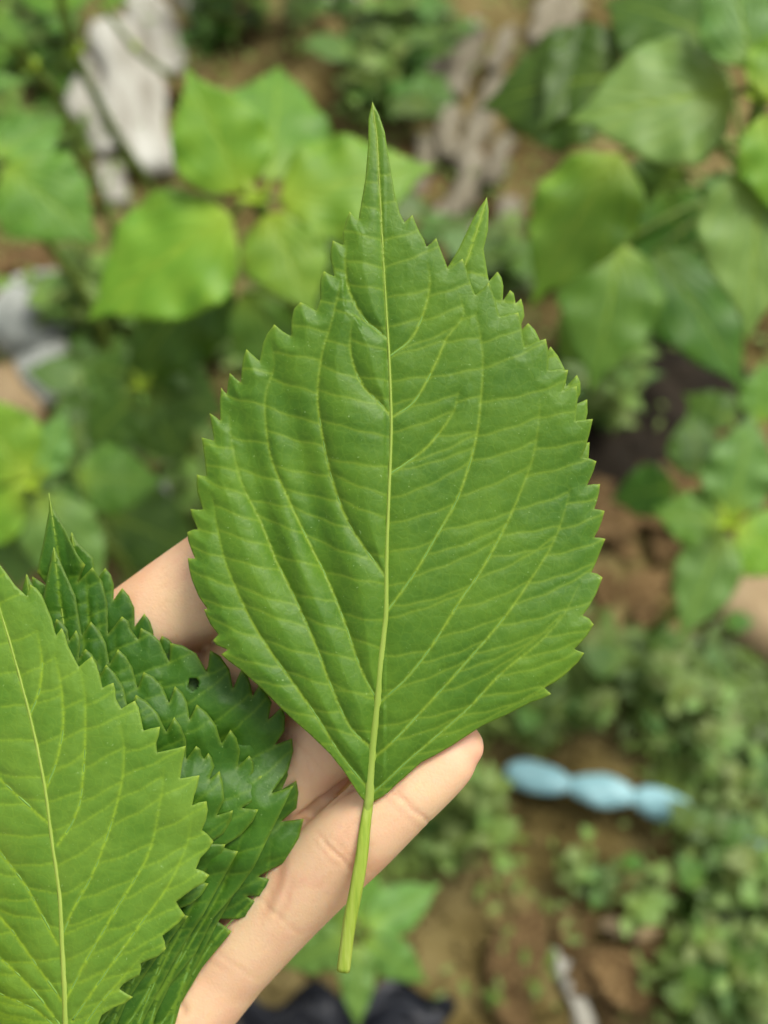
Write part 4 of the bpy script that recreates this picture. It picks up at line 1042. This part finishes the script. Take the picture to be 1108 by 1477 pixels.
def painted_shade():  # added near-black mound; its colour stands in for shade under the leaves
    m = noise_mat('shade_near_black', [(0.010, 0.008, 0.005, 1), (0.028, 0.021, 0.013, 1)], 40, 0.9, 0.8, 0.004, 0.15)
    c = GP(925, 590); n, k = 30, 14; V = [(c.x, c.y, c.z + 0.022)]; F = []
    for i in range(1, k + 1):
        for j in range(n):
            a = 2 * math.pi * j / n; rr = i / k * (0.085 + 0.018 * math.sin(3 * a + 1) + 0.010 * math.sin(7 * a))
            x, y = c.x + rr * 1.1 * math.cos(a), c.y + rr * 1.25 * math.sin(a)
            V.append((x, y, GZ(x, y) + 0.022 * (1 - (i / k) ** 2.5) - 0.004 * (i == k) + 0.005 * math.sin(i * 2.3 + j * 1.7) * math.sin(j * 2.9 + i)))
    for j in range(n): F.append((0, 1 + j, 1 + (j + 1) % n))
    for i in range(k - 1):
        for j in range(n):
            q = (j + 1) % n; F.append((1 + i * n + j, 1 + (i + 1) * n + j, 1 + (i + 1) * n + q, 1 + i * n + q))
    o = mesh_obj('shade_mound', mk_mesh('shade_mound', V, F, [m])); tag(o, 'near-black mound painting the deep shade on the soil below the large leafy plant', 'painted_shade')
painted_shade()

# dry fallen leaves
def dry_leaf_mesh(seed):
    r = random.Random(seed); n = 9; V = []; F = []
    for i in range(n + 1):
        t = i / n; w = 0.28 * math.sin(math.pi * min(1, t * 0.96 + 0.02)) ** 0.8 * r.uniform(0.9, 1.1)
        for j in range(5):
            s = (j - 2) / 2
            V.append((s * w, t - 0.5, 0.10 * math.sin(t * 3 + seed) + (0.35 + 0.2 * math.sin(seed)) * w * s * s + 0.03 * math.sin(t * 17 + j * 2 + seed)))
    m = 5
    nn = len(V); V += [(a, b, c - 0.02) for a, b, c in V]
    for i in range(n):
        for j in range(m - 1):
            q = (i * m + j, i * m + j + 1, (i + 1) * m + j + 1, (i + 1) * m + j); F.append(q); F.append(tuple(k + nn for k in q[::-1]))
    rim = [j for j in range(m)] + [i * m + m - 1 for i in range(1, n + 1)] + [n * m + j for j in range(m - 2, -1, -1)] + [i * m for i in range(n - 1, 0, -1)]
    for a, b in zip(rim, rim[1:] + rim[:1]): F.append((b, a, a + nn, b + nn))
    return mk_mesh('dry_leaf', V, F, [M_DRY])
DL = [dry_leaf_mesh(k) for k in range(4)]
def dry_leaf(px, py, size, rz, label, group, dz=0.004):
    p = GP(px, py, dz + size * 0.03)
    o = mesh_obj('dry_leaf', DL[random.randrange(4)]); o.matrix_world = Matrix.Translation(p) @ Matrix.Rotation(rz, 4, 'Z') @ Matrix.Rotation(random.uniform(-.3, .3), 4, 'X') @ Matrix.Scale(size, 4)
    tag(o, label, 'dry leaf', group)
r0 = random.Random(4)
for (x0, y0, x1, y1, n, lab, grp) in [
    (860, 620, 1060, 1000, 22, 'brown fallen leaf on the reddish soil around the small right-hand plant', 'fallen leaves round the small plant'),
    (180, 430, 330, 560, 9, 'reddish brown fallen leaf beneath the bright whorled plant', 'fallen leaves under the whorled plant'),
    (140, 700, 270, 800, 8, 'brown fallen leaf on the soil beside the index finger', 'fallen leaves by the index finger'),
    (0, 380, 60, 640, 7, 'tan fallen leaf around the pale grey stone', 'fallen leaves round the stone'),
    (560, 100, 780, 480, 14, 'brown fallen leaf among the grey bark strips', 'fallen leaves in the bark litter'),
    (20, 30, 300, 330, 12, 'brown fallen leaf around the pale wood slabs', 'fallen leaves round the wood'),
    (640, 1200, 960, 1470, 7, 'small brown fallen leaf on the bare soil below the blue ribbon', 'fallen leaves on bare soil')]:
    for _ in range(n):
        dry_leaf(r0.uniform(x0, x1), r0.uniform(y0, y1), r0.uniform(0.03, 0.065), r0.uniform(0, 6.28), lab, grp)

# ------------------------------------------------------------------ blue twisted ribbon
def ribbon():
    m = noise_mat('blue_plastic', [srgb(126, 178, 186), srgb(158, 200, 204)], 60, 0.4, 0.3, 0.001, 0.5, transl=0.2, stretch=(1, 6, 1))
    pts = [GP(726, 1122, 0.022), GP(820, 1148, 0.026), GP(915, 1168, 0.028), GP(1010, 1196, 0.02), GP(1130, 1233, 0.01), GP(1240, 1262, 0.008)]
    path = catmull([tuple(p) for p in pts], 0.002); n = len(path)
    T = np.gradient(path, axis=0); T /= np.linalg.norm(T, axis=1)[:, None]
    Ld = np.concatenate([[0], np.cumsum(np.linalg.norm(np.diff(path, axis=0), axis=1))])
    node = 0.0465
    V = []; F = []; m_ = 12
    for i in range(n):
        ph = math.pi * Ld[i] / node
        wv = abs(math.sin(ph)) ** 0.6
        a = np.cross(T[i], np.array(c_back)); a /= np.linalg.norm(a); b = np.cross(a, T[i])
        ang = 0.5 * math.sin(ph * 0.5) + 0.2
        a2 = a * math.cos(ang) + b * math.sin(ang); b2 = -a * math.sin(ang) + b * math.cos(ang)
        hw = 0.0038 + 0.0085 * wv; th = 0.004 + 0.003 * wv
        for j in range(m_):
            q = 2 * math.pi * j / m_
            V.append(path[i] + a2 * hw * math.cos(q) * (1 + .05 * math.sin(ph * 3 + j)) + b2 * th * math.sin(q) * (1 + .25 * math.sin(ph * 4 + 2 * j)))
    for i in range(n - 1):
        for j in range(m_):
            k = (j + 1) % m_; F.append((i * m_ + j, i * m_ + k, (i + 1) * m_ + k, (i + 1) * m_ + j))
    F.append(tuple(range(m_ - 1, -1, -1))); F.append(tuple((n - 1) * m_ + j for j in range(m_)))
    o = mesh_obj('plastic_ribbon', mk_mesh('plastic_ribbon', V, F, [m])); tag(o, 'twisted light blue plastic ribbon lying between the weeds and bare soil', 'ribbon')
ribbon()

# black plastic sheet at the bottom
def sheet():
    m = noise_mat('black_plastic', [(0.006, 0.007, 0.010, 1), (0.012, 0.014, 0.02, 1)], 30, 0.45, 0.3, 0.002, 0.4)
    a, b, c, d = [GP(*q) for q in ((330, 1440), (640, 1425), (680, 1640), (260, 1640))]
    n = 30; V = []
    for i in range(n + 1):
        for j in range(n + 1):
            s, t = i / n, j / n
            p = a.lerp(b, s).lerp(d.lerp(c, s), t)
            V.append((p.x + .006 * math.sin(t * 20), p.y + .008 * math.sin(s * 17 + 1), GZ(p.x, p.y) + 0.012 + 0.007 * math.sin(s * 14 + t * 9) + 0.004 * math.sin(t * 31 - s * 12)))
    nn = len(V); V += [(x, y, z - 0.002) for x, y, z in V]
    I = lambda i, j: i * (n + 1) + j
    F = []
    for i in range(n):
        for j in range(n):
            q = (I(i, j), I(i, j + 1), I(i + 1, j + 1), I(i + 1, j)); F.append(q); F.append(tuple(k + nn for k in q[::-1]))
    o = mesh_obj('plastic_sheet', mk_mesh('plastic_sheet', V, F, [m])); tag(o, 'crumpled black plastic sheet on the soil under the small bluish plant', 'sheet')
sheet()

# ------------------------------------------------------------------ weeds
M_WEED = soft_leaf('weed_leaf', (0.10, 0.18, 0.025, 1), (0.18, 0.27, 0.05, 1), (0.22, 0.32, 0.06, 1), EDGE, 0.25, scale=0.5, var=0.25, fleck=False)
M_WEED2 = soft_leaf('weed_leaf_deep', (0.045, 0.115, 0.010, 1), (0.085, 0.165, 0.018, 1), (0.14, 0.22, 0.03, 1), EDGE, 0.25, scale=0.5, var=0.25, fleck=False)
def weed_proto(seed, mat, nleaf, h, ls):
    r = random.Random(seed); parts = []
    pts = catmull([(0, 0, 0), (r.uniform(-.2, .2) * h, r.uniform(-.2, .2) * h, h * .5), (r.uniform(-.4, .4) * h, r.uniform(-.4, .4) * h, h)], h / 8)
    V, F = tube(pts, np.linspace(.0014, .0007, len(pts)), 5); parts.append(('stem', mk_mesh('weed_stem', V, F, [M_STEM]), Matrix.Identity(4)))
    for k in range(nleaf):
        t = 0.2 + 0.8 * k / (nleaf - 1); b = Vector(pts[int(t * (len(pts) - 1))]); a = k * 2.4 + r.uniform(-.4, .4); L = ls * r.uniform(.7, 1.2) * (1.15 - .4 * t)
        d = Vector((math.cos(a), math.sin(a), r.uniform(.0, .5))).normalized()
        R, _ = frame_leaf(b, b + d, Vector((0, 0, 1))); i = r.randrange(3)
        parts.append(('leaf', tmesh(TSM, i, mat, 'weed'), Matrix.Translation(b) @ R.to_4x4() @ Matrix.Scale(L, 4)))
    return parts
WP = [weed_proto(1, M_WEED, 14, 0.07, 0.024), weed_proto(2, M_WEED2, 10, 0.05, 0.034), weed_proto(3, M_WEED, 16, 0.10, 0.020), weed_proto(4, M_WEED2, 9, 0.04, 0.04)]
def weed(px, py, label, group, k=None, sc=1.0):
    k = r0.randrange(4) if k is None else k
    p = GP(px, py, -0.002)
    root = empty('weed', Matrix.Translation(p) @ Matrix.Rotation(r0.uniform(0, 6.28), 4, 'Z') @ Matrix.Scale(sc * r0.uniform(.8, 1.2), 4))
    tag(root, label, 'weed', group)
    for nm, me, M in WP[k]: mesh_obj(nm, me, root, M)
for (x0, y0, x1, y1, n, lab, grp, sc) in [
    (1000, 960, 1130, 1490, 46, 'small leafy weed in the dense patch beyond the end of the blue ribbon', 'weeds beyond the ribbon', 0.85),
    (690, 950, 1010, 1060, 22, 'small leafy weed in the dark patch between the large leaf and the blue ribbon', 'weeds above the ribbon', 0.85),
    (590, 1150, 690, 1260, 8, 'small leafy weed next to the tip of the little finger', 'weeds by the little finger', 1.0),
    (520, 0, 620, 240, 14, 'dark leafy weed behind the tip of the large leaf', 'weeds behind the leaf tip', 1.6),
    (0, 0, 110, 260, 16, 'leafy weed around the green stalks by the pale wood', 'weeds round the stalks', 1.4),
    (290, 0, 430, 70, 10, 'leafy weed behind the bright whorled plant', 'weeds behind the whorled plant', 1.6),
    (60, 380, 330, 840, 22, 'leafy weed on the soil under the shaded plants', 'weeds under the shaded plants', 1.4),
    (590, 300, 780, 480, 5, 'leafy weed growing through the grey bark litter', 'weeds in the bark litter', 1.2),
    (800, 480, 1000, 640, 6, 'leafy weed in the dark gap below the large leafy plant', 'weeds in the dark gap', 1.2),
    (640, 1200, 960, 1477, 4, 'single weed seedling on the bare brown soil', 'seedlings on bare soil', 0.7)]:
    for _ in range(n):
        yy = r0.uniform(y0, y1) + r0.gauss(0, 14)
        weed(r0.uniform(x0, x1) + r0.gauss(0, 22) + 38 * math.sin(yy / 47) * (x0 > 600), yy, lab, grp, None, sc * r0.uniform(0.7, 1.15))

# ground cover too small to count
def ground_cover():
    r = np.random.default_rng(9); V = []; F = []
    def patch(n, x0, y0, x1, y1):
        for _ in range(n):
            yy = r.uniform(y0, y1) + r.normal(0, 16); xx = r.uniform(x0, x1) + r.normal(0, 24) + 38 * math.sin(yy / 47) * (x0 > 600)
            if math.sin(xx / 31 + 2) + math.sin(yy / 37) + math.sin((xx + yy) / 53) < r.uniform(-1.6, 0.6): continue
            p = GP(xx, yy); s = r.uniform(.003, .009); a = r.uniform(0, 6.28); z = r.uniform(.004, .03)
            d = np.array([math.cos(a), math.sin(a), r.uniform(-.2, .6)]); d /= np.linalg.norm(d); w = np.cross(d, (0, 0, 1)); c = np.array(p) + [0, 0, z]
            k = len(V)
            V.extend([c - d * s, c + w * s * .45 + np.array([0, 0, .15 * s]), c + d * s, c - w * s * .45 + np.array([0, 0, .15 * s]), c + np.array([0, 0, -.12 * s])])
            F.extend([(k, k + 4, k + 1), (k + 1, k + 4, k + 2), (k + 2, k + 4, k + 3), (k + 3, k + 4, k)])
    patch(3600, 985, 940, 1180, 1500); patch(1800, 640, 940, 1000, 1070); patch(260, 540, 1130, 690, 1280)
    patch(1600, -60, -60, 560, 900); patch(260, 560, -60, 800, 480); patch(500, 800, -60, 1150, 640); patch(60, 640, 1180, 950, 1480)
    for _ in range(14000):     # the bed goes on outside the picture
        x, y = r.uniform(-1.2, 1.2), r.uniform(-0.6, 1.7)
        q = Vector((x, y, 0)) - c_pos; dpt = q.dot(c_dir); ix, iy = 554 + q.dot(c_right) / (K * dpt), 738.5 - q.dot(c_up) / (K * dpt)
        if -60 < ix < 1180 and -60 < iy < 1540: continue
        if math.sin(x * 13 + 1) + math.sin(y * 15) + math.sin((x + y) * 9) < r.uniform(-1.0, 1.2): continue
        s = r.uniform(.005, .014); a = r.uniform(0, 6.28); d = np.array([math.cos(a), math.sin(a), r.uniform(-.2, .6)]); d /= np.linalg.norm(d); w = np.cross(d, (0, 0, 1))
        c = np.array([x, y, GZ(x, y) + r.uniform(.004, .045)]); k = len(V)
        V.extend([c - d * s, c + w * s * .45 + np.array([0, 0, .15 * s]), c + d * s, c - w * s * .45 + np.array([0, 0, .15 * s]), c + np.array([0, 0, -.12 * s])])
        F.extend([(k, k + 4, k + 1), (k + 1, k + 4, k + 2), (k + 2, k + 4, k + 3), (k + 3, k + 4, k)])
    o = mesh_obj('ground_cover', mk_mesh('ground_cover', np.array(V), np.array(F), [M_WEED])); tag(o, 'tiny green seedlings and moss covering parts of the soil', 'ground cover', kind='stuff')
ground_cover()

def clods():
    r = np.random.default_rng(12); V = []; F = []
    base = np.array([(1, 0, 0), (-1, 0, 0), (0, 1, 0), (0, -1, 0), (0, 0, 1), (0, 0, -1)], float)
    tri = [(0, 2, 4), (2, 1, 4), (1, 3, 4), (3, 0, 4), (2, 0, 5), (1, 2, 5), (3, 1, 5), (0, 3, 5)]
    for _ in range(3500):
        p = GP(r.uniform(-100, 1200), r.uniform(-100, 1600)); s = r.uniform(.002, .009) * r.uniform(.5, 1.3, (6, 1)); k = len(V)
        V.extend(base * s + np.array(p)); F.extend([tuple(i + k for i in t) for t in tri])
    o = mesh_obj('soil_crumbs', mk_mesh('soil_crumbs', np.array(V), np.array(F), [M_SOIL])); tag(o, 'loose crumbs of brown soil scattered over the bed', 'soil', kind='stuff')
clods()
